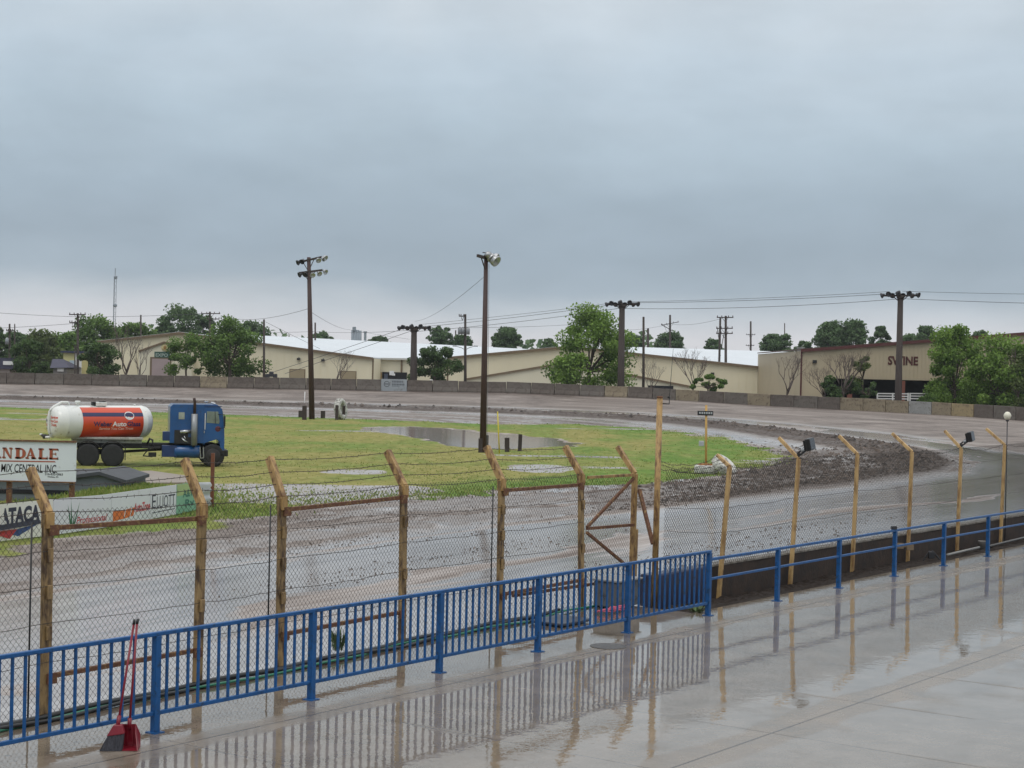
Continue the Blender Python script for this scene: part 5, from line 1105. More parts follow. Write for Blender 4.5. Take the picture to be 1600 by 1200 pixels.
# ------------------------------------------------------------------ buildings behind
GB0 = .3
def front(pts, Y): return [D(x, y, Y) for x, y in pts]
def hall(name, label, rake, Y, depth, porch=None, porch_y=2.0, wall=M_cream):
    P = front(rake, Y); base = [Vector((P[-1].x, Y, GB0)), Vector((P[0].x, Y, GB0))]; t = thing(name, label, 'building', ((P[0].x+P[-1].x)/2, Y, GB0))
    poly = [base[1]]+[Vector((p.x, Y, p.z-.12)) for p in P]+[base[0]]
    b = MB(); b.prism(poly, (0, depth, 0))
    for xx in np.arange(P[0].x+.6, P[-1].x-.5, 1.15):
        for a, c in zip(P[:-1], P[1:]):
            if a.x <= xx < c.x: zt = a.z+(c.z-a.z)*(xx-a.x)/(c.x-a.x)-.35; b.box((xx, Y-.02, (zt+GB0)/2), (.07, .05, zt-GB0))
    w = b.build('wall', wall, t)
    for a, c in zip(P[:-1], P[1:]):
        b = MB(); b.prism([a+Vector((0, -.5, -.10)), c+Vector((0, -.5, -.10)), c+Vector((0, -.5, .06)), a+Vector((0, -.5, .06))], (0, depth+1, 0)); r = b.build('roof', M_roof, t)
        b = MB(); b.prism([a+Vector((0, -.56, -.30)), c+Vector((0, -.56, -.30)), c+Vector((0, -.56, .03)), a+Vector((0, -.56, .03))], (0, .05, 0)); b.build('rake_trim', M_trim, r)
    for e in (0, -1):
        q = P[e]; s = 1 if e == 0 else -1; b = MB(); b.box((q.x+.1*s, Y-.03, (q.z+GB0)/2), (.25, .08, q.z-GB0-.3)); b.build('corner_trim', M_trim, w)
    if porch:
        Yp = Y-porch_y; Q = front(porch, Yp); b = MB(); b.prism([Vector((Q[0].x, Yp, GB0))]+[Vector((q.x, Yp, q.z-.08)) for q in Q]+[Vector((Q[-1].x, Yp, GB0))], (0, porch_y-.02, 0)); p = b.build('porch', M_cream2, t)
        for a, c in zip(Q[:-1], Q[1:]):
            b = MB(); b.prism([a+Vector((0, -.3, -.22)), c+Vector((0, -.3, -.22)), c+Vector((0, -.3, .05)), a+Vector((0, -.3, .05))], (0, porch_y+.25, 0)); b.build('porch_roof', M_trim, p)
    return t, P
def flatbox(t, px0, py0, px1, py1, Y, m, name, th=.12, par=None, proud=.06):
    a, c = D(px0, py1, Y), D(px1, py0, Y); b = MB(); b.box(((a.x+c.x)/2, Y-proud, (a.z+c.z)/2), (abs(c.x-a.x), th, abs(c.z-a.z))); return b.build(name, m, par or t)
door_m = mat('dusty_pink_roller_door', (.36, .29, .29), .6, 0, .05, 1, wave=('Z', 1.2, .02)); door_b = mat('tan_roller_door', (.33, .27, .17), .6, 0, .05, 1, wave=('Z', 1.2, .02))
t, P = hall('exhibition_hall', 'long cream metal hall with a wide low gable and pink roller door on the left', [(153, 533), (282, 519), (584, 559)], 262.0, 60, [(217, 548), (257, 534), (300, 545)], 2.5)
Yp = 259.5
flatbox(t, 234, 558.5, 268, 600, Yp, M_trim, 'door_frame'); flatbox(t, 237, 561, 266, 600, Yp, door_m, 'roller_door', proud=.14)
o = flatbox(t, 241.5, 550, 266, 558.5, Yp, mat('dark_green_sign', (.02, .075, .055), .5, 0, .1, 3), 'name_sign', proud=.1)
q = D(243.5, 557, Yp); lettering('EXPO', lambda u, v: (q.x+u, Yp-.17, q.z+v), mat('faded_sign_letter', (.34, .40, .36), .5, 0, .15, 6), o, width=1.9, height=.5, bold=.02)
q = D(258, 543, Yp); b = MB(); b.lathe((q.x, Yp-.05, q.z), [(0, .62), (.06, .6), (.06, .0)], (0, -1, 0), 20); o = b.build('round_emblem', mat('cream_yellow_emblem', (.66, .58, .30), .5, 0, .1, 3), t); b = MB(); b.lathe((q.x, Yp-.12, q.z+.05), [(0, .25), (.03, .22), (.03, 0)], (0, -1, 0), 10); b.box((q.x, Yp-.12, q.z-.25), (.8, .03, .12)); b.build('emblem_mark', mat('ochre_emblem_mark', (.33, .18, .05), .5, 0, .1, 3), o)
for a in ((453, 578, 476, 600), (533, 581, 556, 600)): flatbox(t, a[0]-1, a[1]-1, a[2]+1, 600, 262, M_trim, 'door_frame'); flatbox(t, *a, 262, door_b, 'roller_door', proud=.14)
for px, py in ((467, 561), (505, 563)): q = D(px, py, 262); b = MB(); b.box((q.x, 261.7, q.z), (.5, .5, .32)); b.bar((q.x, 261.9, q.z), (q.x, 262.0, q.z+.3), .1, .1); b.build('wall_light', M_black, t)

t, P = hall('livestock_hall', 'long cream metal hall with a wide gable half hidden behind the big green tree', [(699, 558), (890, 540.5), (1189, 573)], 266.0, 55, [(726, 592), (884, 566), (1078, 603)], 4.0)
q = D(1113, 584, 266); b = MB(); b.box((q.x, 265.7, q.z), (.5, .5, .4)); b.build('wall_light', M_black, t)
flatbox(t, 1012, 603, 1052, 612, 261.9, M_dark, 'dark_opening')

def roofed(name, label, eave, ridge, Ye, Yr, wall_px):
    t = thing(name, label, 'building', tuple(D(sum(p[0] for p in eave)/2, 600, Ye)[:2])+(GB0,))
    a, c = D(*eave[0], Ye), D(*eave[1], Ye); r0, r1 = D(*ridge[0], Yr[0]), D(*ridge[1], Yr[1]); th = Vector((0, 0, -.15))
    b = MB(); b.add([a, c, r1, r0, a+th, c+th, r1+th, r0+th], [(0, 1, 2, 3), (7, 6, 5, 4), (0, 4, 5, 1), (1, 5, 6, 2), (2, 6, 7, 3), (3, 7, 4, 0)]); b.build('roof', M_roof, t)
    w0, w1 = D(wall_px[0], 580, Ye+.6), D(wall_px[1], 580, Ye+.6); b = MB(); b.prism([Vector((w0.x, Ye+.6, GB0)), Vector((w1.x, Ye+.6, GB0)), Vector((w1.x, Ye+.6, c.z-.05)), Vector((w0.x, Ye+.6, a.z-.05))], (0, 30, 0)); b.build('wall', M_cream2, t)
    b = MB(); b.bar(a+Vector((0, -.05, -.1)), c+Vector((0, -.05, -.1)), .12, .3); b.build('gutter', mat('pale_gutter', (.5, .5, .46), .5, 0, .05, 2), t); return t, a, c
t, a, c = roofed('link_building', 'cream building with a big white roof between the two gabled halls', [(420, 556.5), (765, 562.5)], [(385, 523), (838, 546)], 276.0, (330.0, 372.0), (560, 740))
for px in (584.5, 627.5): q = D(px, 570, 276.5); b = MB(); b.box((q.x, 276.45, (a.z+GB0)/2), (.28, .2, a.z-GB0-.3)); b.build('corner_trim', M_trim, t)
flatbox(t, 586, 581.5, 597, 601, 276.5, mat('tan_brick_pier', (.36, .25, .12), .8, 0, .15, 6), 'brick_pier', proud=.15); flatbox(t, 597, 582, 636, 601, 276.5, M_dark, 'entrance', proud=.1)
flatbox(t, 600, 584, 606, 600, 276.4, mat('blue_grey_poster', (.07, .09, .14), .5, 0, .2, 5), 'poster', proud=.14)
t, a, c = roofed('long_shed', 'cream shed with a bright white roof to the left of the tan barn', [(960, 571.5), (1262, 577.5)], [(940, 540.5), (1256, 550.5)], 300.0, (345.0, 350.0), (1150, 1262))
for px, py in ((1124, 556), (1166, 564)): q = D(px, py, 322); b = MB(); b.tube([(q.x, 322, q.z-.6), (q.x, 322, q.z), (q.x+.3, 322, q.z+.1)], .08, 6); b.build('roof_vent', M_steel, t)
for x0, x1, y0 in ((1186, 1193, 574), ): q = D(1190, 580, 300.5); b = MB(); b.box((q.x, 300.5, (a.z+GB0)/2), (.3, .2, a.z-GB0-.4)); b.build('corner_trim', M_trim, t)
p = D(1251, 548, 300); b = MB(); b.box((p.x, 300, p.z-1.2), (1.1, 1.0, 3.4)); b.box((p.x, 300, p.z+.55), (1.3, 1.2, .15)); tag(b.build('roof_vent_box', M_pale, None), 'white vent box standing above the roof beside the tan barn', 'vent')

def barn():
    Y = 226.0; t = thing('swine_barn', 'tan ribbed metal barn with maroon letters and a dark open front', 'building', tuple(D(1420, 600, Y)[:2])+(GB0,))
    z = lambda px, py: D(px, py, Y).z; x = lambda px: D(px, 580, Y).x; xl, xr = x(1252), x(1700)
    zt = lambda px: z(px, 547-(px-1252)*.0755)
    zb = z(1400, 593.5)
    b = MB(); b.prism([Vector((x(1288), Y, zb)), Vector((xr, Y, zb)), Vector((xr, Y, zt(1700))), Vector((x(1288), Y, zt(1288)))], (0, .3, 0)); [b.box((xx, Y-.03, (zb+zt(1288)+(xx-x(1288))*.0755)/2), (.09, .06, zt(1288)+(xx-x(1288))*.0755-zb-.3)) for xx in np.arange(x(1288)+.2, xr-.2, .52)]
    w = b.build('wall', M_tanbarn, t)
    b = MB(); b.prism([Vector((xl, Y, GB0-.5)), Vector((x(1288), Y, GB0-.5)), Vector((x(1288), Y, zt(1288))), Vector((xl, Y, zt(1252)))], (0, .3, 0)); b.build('wall', M_tanbarn, t)
    b = MB(); b.prism([Vector((xl, Y+.3, GB0)), Vector((xl+.3, Y+.3, GB0)), Vector((xl+.3, Y+.3, zt(1252)-.1)), Vector((xl, Y+.3, zt(1252)-.1))], (0, 40, 0)); b.build('wall', M_tanbarn, t)
    b = MB(); b.prism([Vector((xl-.2, Y-.4, zt(1252))), Vector((xr, Y-.4, zt(1700))), Vector((xr, Y-.4, zt(1700)+.15)), Vector((xl-.2, Y-.4, zt(1252)+.15))], (0, 40, 0)); r = b.build('roof', mat('brown_barn_roof', (.10, .05, .04), .6, 0, .1, 1), t)
    b = MB(); b.prism([Vector((xl-.2, Y-.45, zt(1252)-.28)), Vector((xr, Y-.45, zt(1700)-.28)), Vector((xr, Y-.45, zt(1700)+.12)), Vector((xl-.2, Y-.45, zt(1252)+.12))], (0, .06, 0)); b.build('roof_trim', M_maroon, r)
    b = MB(); b.box((xl-.02, Y-.03, (zt(1252)+GB0)/2), (.22, .12, zt(1252)-GB0)); b.build('corner_trim', M_maroon, t)
    b = MB(); b.box(((xl+xr)/2+2, Y+12, 3.0), (xr-xl, .2, 7)); b.box(((xl+xr)/2+2, Y+6, zb+.2), (xr-xl-4, 11.5, .1)); b.box(((xl+xr)/2+2, Y+6, GB0-.25), (xr-xl-4, 11.5, .1)); b.build('interior', M_dark, t)
    for px in (1328.5, 1411, 1577): b = MB(); b.box((x(px), Y+.15, (zb+GB0)/2-.2), (.62, .5, zb-GB0+.2)); b.build('column', mat('red_brown_column', (.17, .055, .035), .6, 0, .15, 3), t)
    q = D(1387, 569.5, Y); lettering('SWINE', lambda u, v: (q.x+u, Y-.06, q.z+v), M_maroon, w, width=x(1434.5)-x(1387), height=(569.5-556.5)*Y/F, bold=.035)
    q = D(1272.5, 565, Y); b = MB(); b.box((q.x, Y-.25, q.z), (.5, .5, .4)); b.build('wall_light', M_black, t)
    Yf = 216.0
    for x0, x1, lab in ((1371, 1419, 'left length of white rail fence in front of the dark barn opening'), (1422, 1482, 'right length of white rail fence partly behind the leafy trees')):
        t2 = thing('rail_fence', lab, 'fence', tuple(D((x0+x1)/2, 620, Yf)[:2])+(GB0,), 0, 'white rail fences by the barn')
        for k in range(3): px = x0+(x1-x0)*k/2; q = D(px, 614, Yf); b = MB(); b.bar((q.x, Yf, GB0), (q.x, Yf, q.z), .16, .16); b.build('post', M_white, t2)
        for py in (614.8, 618.8, 622.8): a, c = D(x0, py, Yf), D(x1, py+.6, Yf); b = MB(); b.bar(a, c, .06, .14); b.build('rail', M_white, t2)
barn()

def kiosk():
    Y = 270.0; t = thing('kiosk', 'small yellow and white kiosk with a dark blue roof left of the round bush', 'building', tuple(D(113, 590, Y)[:2])+(GB0,))
    a, c = D(99, 551, Y), D(128, 549.5, Y); yl = mat('pale_yellow_kiosk_wall', (.58, .54, .26), .6, 0, .05, .5); ym = (a.x*.35+c.x*.65)
    b = MB(); b.box(((a.x+c.x)/2, Y+2, (a.z+GB0)/2), (c.x-a.x, 4, a.z-GB0)); b.build('wall', yl, t)
    b = MB(); b.box(((a.x+c.x)/2, Y+2, a.z+.14), (c.x-a.x+.7, 5, .30)); b.build('roof', mat('dark_blue_roofing', (.03, .035, .08), .6, 0, .1, 1), t)
    q0, q1 = D(109, 563, Y), D(118, 590, Y); b = MB(); b.box(((q0.x+q1.x)/2, Y-.05, (q0.z+q1.z)/2), (q1.x-q0.x, .12, q0.z-q1.z)); b.build('door', mat('pale_blue_door', (.42, .50, .55), .5, 0, .05, 1), t)
    q = D(123, 560, Y); b = MB(); b.box((q.x, Y-.05, (a.z+GB0)/2), (1.0, .12, a.z-GB0-.1)); b.build('white_panel', M_white, t)
    Y = 262.0; t = thing('hip_roof_house', 'low house with a dark blue hipped roof beside the yellow kiosk', 'house', tuple(D(92, 590, Y)[:2])+(GB0,)); rf = mat('slate_blue_roof', (.045, .045, .075), .7, 0, .15, 1)
    a, c = D(78, 575, Y), D(107, 574.5, Y); d, e = D(82, 561, Y+4), D(99, 561, Y+4); b = MB(); b.add([a, c, Vector((c.x, Y+8, c.z)), Vector((a.x, Y+8, a.z)), d, e], [(0, 1, 5, 4), (1, 2, 5), (2, 3, 4, 5), (3, 0, 4), (3, 2, 1, 0)]); b.build('roof', rf, t)
    b = MB(); b.box(((a.x+c.x)/2, Y+4, (a.z+GB0)/2-.05), (c.x-a.x-.8, 7, a.z-GB0)); b.build('wall', mat('grey_house_wall', (.20, .19, .18), .7, 0, .1, 1), t)
    q = D(93.5, 578, Y); b = MB(); b.box((q.x, Y+.4, q.z), (1.0, .15, .5)); b.build('window', M_white, t)
    Y = 250.0; t = thing('dark_roof_building', 'low building with a dark blue fascia and white sign at the left edge', 'building', tuple(D(5, 590, Y)[:2])+(GB0,))
    a, c = D(-60, 575, Y), D(22, 574, Y); zt = D(0, 559, Y).z; b = MB(); b.box(((a.x+c.x)/2, Y+3, (a.z+zt)/2), (c.x-a.x, 6, zt-a.z)); b.build('roof', rf, t)
    b = MB(); b.box(((a.x+c.x)/2-.3, Y+3, (a.z+GB0)/2-.02), (c.x-a.x-1, 5, a.z-GB0)); b.build('wall', mat('pale_brick_wall', (.36, .30, .27), .7, 0, .1, 1), t)
    a, c = D(5, 570, Y), D(21, 564.5, Y); b = MB(); b.box(((a.x+c.x)/2, Y-.06, (a.z+c.z)/2), (c.x-a.x, .1, c.z-a.z)); b.build('fascia_sign', M_white, t)
kiosk()
def elevator():
    Y = 900.0; m = mat('hazy_grey_concrete', (.26, .30, .34), .8, 0, .06, .05)  # distance haze put into the grey base colour
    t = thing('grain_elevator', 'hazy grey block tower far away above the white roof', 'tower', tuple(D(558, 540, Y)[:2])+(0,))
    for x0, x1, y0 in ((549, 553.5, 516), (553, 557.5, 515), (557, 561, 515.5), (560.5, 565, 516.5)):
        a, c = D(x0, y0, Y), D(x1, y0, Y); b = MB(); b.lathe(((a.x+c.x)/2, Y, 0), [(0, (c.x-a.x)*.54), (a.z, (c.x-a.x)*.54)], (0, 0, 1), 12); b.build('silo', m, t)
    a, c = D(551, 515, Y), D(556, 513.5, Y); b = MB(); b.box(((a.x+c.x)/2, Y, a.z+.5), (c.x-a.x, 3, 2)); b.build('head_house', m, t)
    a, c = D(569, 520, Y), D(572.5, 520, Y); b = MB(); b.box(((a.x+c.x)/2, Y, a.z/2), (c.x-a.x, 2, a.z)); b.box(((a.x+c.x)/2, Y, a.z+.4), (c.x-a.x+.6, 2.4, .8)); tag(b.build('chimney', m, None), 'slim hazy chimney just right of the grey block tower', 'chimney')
    Y = 1100.0; t = thing('radio_mast', 'tall thin lattice radio mast standing far away on the left', 'mast', tuple(D(177, 560, Y)[:2])+(0,)); ms = mat('hazy_mast_steel', (.22, .25, .28), .6, .2, .05, .1)  # mast steel colour also has distance haze mixed in
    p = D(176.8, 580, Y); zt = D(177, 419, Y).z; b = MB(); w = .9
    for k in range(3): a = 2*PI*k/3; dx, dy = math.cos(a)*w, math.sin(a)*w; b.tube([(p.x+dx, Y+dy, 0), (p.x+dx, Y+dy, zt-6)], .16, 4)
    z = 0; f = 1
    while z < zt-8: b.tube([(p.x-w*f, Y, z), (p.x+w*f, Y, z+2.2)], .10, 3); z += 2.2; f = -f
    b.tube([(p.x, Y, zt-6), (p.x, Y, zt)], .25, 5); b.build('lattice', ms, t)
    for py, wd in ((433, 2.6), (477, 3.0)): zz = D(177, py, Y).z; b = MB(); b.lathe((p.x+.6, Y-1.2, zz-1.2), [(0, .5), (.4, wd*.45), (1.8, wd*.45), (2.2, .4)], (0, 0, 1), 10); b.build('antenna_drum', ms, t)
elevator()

# ------------------------------------------------------------------ light poles, utility poles, wires
def lamp_mesh(b, c, d, r): b.lathe(c, [(-.55*r, .30*r), (-.50*r, .42*r), (.0, .5*r), (.25*r, .8*r), (.75*r, 1.0*r), (.78*r, .95*r), (.3*r, .75*r), (.1*r, .2*r)], d, 14, cap=True)
def infield_pole_twin():
    p = on_ground(487.5, 655); t = thing('light_pole', 'slim wooden light pole with two crossarms of lamps in the infield', 'light pole', p); top = D(482.5, 402, p.y); s = p.y/F
    b = MB(); b.tube([p-Vector((0, 0, .2)), p.lerp(top, .5), top], [.27, .23, .17], 12); b.build('pole', M_brownpole, t)
    for y0, y1, x0, x1, lamps in ((410, 401.5, 466, 503, ((467.5, 409.5, -1), (473, 407.5, -.3), (497, 405.5, .4), (504.5, 403.5, 1), (507, 402, 1))), (426.5, 422, 467, 504, ((470, 428.5, -1), (478, 428.0, -.3), (488, 428.5, .3), (498, 426.5, .6), (507, 424, 1)))):
        b = MB(); a, c = D(x0, y0, p.y-.1), D(x1, y1, p.y-.1); b.bar(a, c, .16, .18); m = D((x0+x1)/2-2.5, y0+14, p.y); b.bar(a.lerp(c, .18), m, .06, .06); b.bar(a.lerp(c, .68), m, .06, .06); o = b.build('crossarm', M_wood, t)
        for px, py, d in lamps:
            q = D(px, py, p.y-.35); b = MB(); lamp_mesh(b, q, (d*.8, -.55, -.45), .26); b.tube([q+Vector((0, .05, .1)), q+Vector((0, .3, .2))], .04, 5); b.build('lamp', M_lens if px > 486 else M_dsteel, o)
infield_pole_twin()
def infield_pole_single():
    p = on_ground(754.5, 707); t = thing('light_pole', 'dark red brown light pole with a cluster of silver lamps near the pond', 'light pole', p); top = D(759.5, 398, p.y)
    b = MB(); b.tube([p-Vector((0, 0, .2)), p.lerp(top, .5), top], [.20, .165, .115], 14); b.build('pole', M_brownpole, t)
    b = MB(); a, c = D(746.5, 399.5, p.y-1.3), D(766, 408, p.y+.9); c = D(766, 405, p.y+.9); b.bar(a, c, .14, .16); m = D(758.5, 423, p.y); b.bar(a.lerp(c, .25), m, .05, .05); b.bar(a.lerp(c, .86), m, .05, .05); b.bar(top+Vector((-.2, -.1, .12)), D(778, 398, p.y-.2), .05, .05); o = b.build('crossarm', M_wood, t)
    for px, py, r, d in ((775, 408, .33, (.75, -.5, -.55)), (769, 404, .27, (.5, -.4, -.5)), (777, 402.5, .22, (.8, -.3, -.3)), (764, 399, .20, (.3, .6, -.2))):
        q = D(px, py, p.y-.2); b = MB(); d = Vector(d).normalized(); b.lathe(q-d*.1, [(-r*.9, .05), (-r*.8, r*.5), (-r*.3, r*.92), (r*.25, r), (r*.5, r*.96), (r*.5, r*.85), (0, r*.3)], d, 18)
        for k in range(5): a0 = -r*.75+k*r*.28; rr = r*(1.0-.16*(k-3.4)**2*.25)+.012; b.lathe(q-d*.1, [(a0, rr*.98), (a0+.02, rr), (a0+.04, rr*.98)], d, 18, cap=False)
        b.build('lamp', M_lens, o)
    b = MB(); b.tube([D(764, 412, p.y-.1), D(763.5, 500, p.y-.05), D(761, 706, p.y-.05)], .012, 4); b.build('cable', M_steel, t)
infield_pole_single()
def track_pole(px0, py0, px1, py1, Y, w, hx0, hx1, label, n=8):
    a = D(px0, py0, Y); top = D(px1, py1, Y); s = Y/F; t = thing('track_light_pole', label, 'light pole', (a.x, Y, GB0), 0, 'thick dark light poles behind the track wall')
    b = MB(); b.tube([(a.x, Y, GB0-.3), a, top], [w*s*.56, w*s*.56, w*s*.44], 14); b.build('pole', M_wood, t)
    l, r = D(hx0, py1-3, Y), D(hx1, py1-3.2, Y); b = MB(); b.bar(l, r, .18, .22); b.bar(l.lerp(r, .25), top-Vector((0, 0, .6)), .10, .1); b.bar(l.lerp(r, .75), top-Vector((0, 0, .6)), .10, .1)
    m = (l+r)/2; b.bar(m+Vector((-.3, -1.4, .1)), m+Vector((.3, 1.4, .1)), .16, .18); b.lathe(top-Vector((0, 0, .2)), [(0, w*s*.44), (.2, w*s*.62), (.45, w*s*.62), (.5, .1)], (0, 0, 1), 12); o = b.build('lamp_frame', M_wood, t)
    for k in range(n):
        f = k/(n-1); q = l.lerp(r, f)+Vector((0, (-1)**k*.35-.2*math.sin(f*PI), .10+.30*math.sin(f*PI)*(k % 2))); d = Vector(((f-.5)*1.6, -.75 if k % 3 else .5, -.35)); b = MB(); lamp_mesh(b, q, d, .36); b.build('lamp', M_dsteel, o)
    return l, r, top
TL = track_pole(646, 594, 647, 516, 240.0, 10.0, 625, 669, 'thick dark light pole with a row of lamps before the dark bush')
TM = track_pole(970, 604, 972, 479, 229.0, 10.0, 950, 995, 'thick dark light pole with a row of lamps beside the big green tree')
TR = track_pole(1403.5, 624, 1407, 465, 208.0, 10.0, 1381, 1432, 'tallest thick light pole standing in front of the maroon lettering')
def util(px, y1, Y, w, arms, label, extra=None, lean=0):
    p = D(px, 590, Y); top = D(px+lean, y1, Y); s = Y/F; t = thing('utility_pole', label, 'utility pole', (p.x, Y, GB0), 0, 'wooden utility poles beyond the track')
    b = MB(); b.tube([(p.x, Y, GB0-.3), p, top], [w*s*.58, w*s*.54, w*s*.42], 8); b.build('pole', M_wood, t)
    for cx, cy, L, tilt in arms:
        a, c = D(cx-L/2, cy+tilt, Y-.25), D(cx+L/2, cy-tilt, Y-.25); b = MB(); b.bar(a, c, .13, .16)
        for f in (.04, .3, .7, .96): q = a.lerp(c, f); b.lathe(q+Vector((0, 0, .05)), [(0, .05), (.12, .08), (.25, .06), (.28, .01)], (0, 0, 1), 6)
        m = D(cx, cy+7, Y-.1); b.bar(a.lerp(c, .3), m, .05, .05); b.bar(a.lerp(c, .7), m, .05, .05); b.build('crossarm', M_wood, t)
    if extra: extra(t, Y)
    return top
def tx(*spots):
    def f(t, Y):
        for px, py in spots:
            q = D(px, py, Y-.4); b = MB(); b.lathe(q-Vector((0, 0, .5)), [(0, .26), (.04, .30), (.85, .30), (.95, .2), (1.1, .06)], (0, 0, 1), 10); b.build('transformer', M_steel, t)
    return f
util(15, 506, 262, 3.4, [(15, 517, 10, 0)], 'utility pole with a grey transformer at the left edge', tx((11, 533)))
util(23, 506, 268, 2.2, [], 'thin bare utility pole second from the left edge')
util(121.5, 489.5, 262, 4.0, [(121, 491.5, 26, 0), (115, 504, 13, 0)], 'dark utility pole with two crossarms beside the yellow kiosk')
util(220, 492, 300, 3.0, [], 'bare pole rising behind the wide cream gable')
util(328, 487, 290, 3.6, [(329, 490, 30, 0), (333, 498.5, 20, 0)], 'utility pole with two crossarms behind the leafy trees')
util(412.5, 499, 240, 3.6, [], 'bare dark pole right of the leafy trees')
util(492.5, 504, 330, 3.0, [], 'short bare pole end showing above the white roof')
def street(t, Y):
    for s in (-1, 1):
        a = D(727, 547, Y-.1); c = D(727+s*14, 541, Y-.1); b = MB(); b.tube([a, a.lerp(c, .4)+Vector((0, 0, .1)), c], .05, 5); o = b.build('lamp_arm', M_steel, t); b = MB(); b.box(c+Vector((s*.25, 0, .02)), (.6, .3, .14)); b.build('street_lamp', M_steel, o)
    tx((718.5, 517), (723, 517), (731, 517.5))(t, Y)
    b = MB(); q = D(723, 573, Y-.2); b.box(q, (.4, .4, .4)); b.build('speaker', M_black, t)
util(727, 491, 248, 4.2, [(722.5, 494, 11, 0)], 'utility pole with two street lamps and three transformers', street)
util(1005.5, 495, 236, 4.0, [], 'plain thin dark pole right of the big green tree')
util(1012.5, 513, 420, 4.0, [], 'short distant pole above the white roof')
util(1047, 492, 420, 3.6, [(1047, 505.5, 27, 2.5), (1042, 512, 18, -5)], 'distant pole with slanting crossarms before a small tree')
def hframe(t, Y):
    a = D(1125.5, 497, Y); b = MB(); b.tube([(a.x, Y, GB0), a], [.22, .16], 7); b.build('pole', M_wood, t)
    for x0, y0, x1, y1 in ((1121, 512, 1125, 545), (1131, 522, 1127, 545)): b = MB(); b.tube([D(x0, y0, Y), D(x1, y1, Y)], .06, 4); b.build('brace', M_wood, t)
util(1134, 493.5, 270, 4.2, [(1133, 496, 26, 0), (1132, 513, 26, 0), (1132, 521, 26, 0)], 'twin legged utility pole with three crossarms', hframe)
util(1173, 502, 460, 3.2, [(1173, 523, 14, 0), (1172, 540, 13, 0)], 'distant pole with two short crossarms above the white roof')
util(1226, 505, 420, 1.8, [], 'thin distant mast over the trees left of the tan barn')
util(949.5, 486, 300, 2.2, [], 'slender pole top behind the big green tree')
util(712, 516, 420, 2.4, [(712, 529, 12, 0)], 'distant pole beside the street lamp pole')
util(117, 540, 258, 2.0, [], 'thin pale pole in front of the kiosk')

NW = [0]
def wire(pts, label, sag=2.0, r=.022):
    P = [D(x, y, Y) for x, y, Y in pts]; path = []
    for a, c in zip(P[:-1], P[1:]):
        for k in range(14): f = k/14; p = a.lerp(c, f); p.z -= sag*f*(1-f)*4*(c-a).length/100; path.append(p)
    path.append(P[-1]); b = MB(); b.tube(path, r, 4); o = b.build('overhead_wire', mat('dark_overhead_wire', (.05, .05, .055), .6, .2, .1, 1), None); tag(o, label, 'wire', 'overhead wires')
wire([(972, 473, 229), (1406, 458, 208)], 'upper wire between the two right hand light poles', .7, .028)
wire([(985, 471.5, 229), (1390, 455.5, 208)], 'uppermost faint wire between the two right hand light poles', .5)
wire([(975, 482, 229), (1405, 467, 208)], 'lower wire between the two right hand light poles', 1.1, .028)
wire([(1407, 466.5, 208), (1660, 475, 195)], 'lower wire from the tallest light pole to the right edge', .3, .028)
wire([(1410, 455, 208), (1660, 460, 195)], 'upper wire from the tallest light pole to the right edge', .3)
wire([(655, 511, 240), (970, 474, 229)], 'upper wire from the bush light pole to the middle light pole', .7, .028)
wire([(655, 507, 240), (725, 500, 248), (960, 473, 229)], 'wire passing the street lamp pole towards the middle light pole', .3)
wire([(650, 518, 240), (972, 481, 229)], 'lower wire from the bush light pole to the middle light pole', .9, .028)
wire([(640, 510, 240), (425, 582, 238)], 'upper slanting stay wire from the bush light pole to the wall', .2, .03)
wire([(640, 518, 240), (445, 584, 238)], 'lower slanting stay wire from the bush light pole to the wall', .2, .03)
wire([(757, 432, 97.5), (648, 502, 240)], 'faint wire from the single lamp pole down to the bush light pole', .4, .015)
wire([(483, 482, 152), (345, 493, 290)], 'wire from the twin arm light pole to the left', .6, .02)
wire([(328, 489, 290), (121, 495, 262), (-40, 486, 250)], 'upper wire across the trees on the left', .6, .026)
wire([(121, 505, 262), (-40, 514, 250)], 'lower wire from the kiosk pole to the left edge', .6, .026)
wire([(640, 516, 240), (490, 518, 330), (328, 520, 290)], 'long low wire above the white roof', .3, .026)
wire([(485, 487, 152), (545, 515, 330), (640, 530, 300)], 'faint sagging wire right of the twin arm light pole', .2, .02)
wire([(1130, 497, 270), (1047, 506, 420), (950, 516, 300)], 'thin wire between the twin legged pole and the big tree', .4, .026)
wire([(727, 512, 248), (960, 502, 300)], 'low wire right of the street lamp pole', .5, .024)
wire([(415, 503, 240), (500, 545, 262)], 'slanting stay wire from the bare pole to the cream hall', .1, .024)

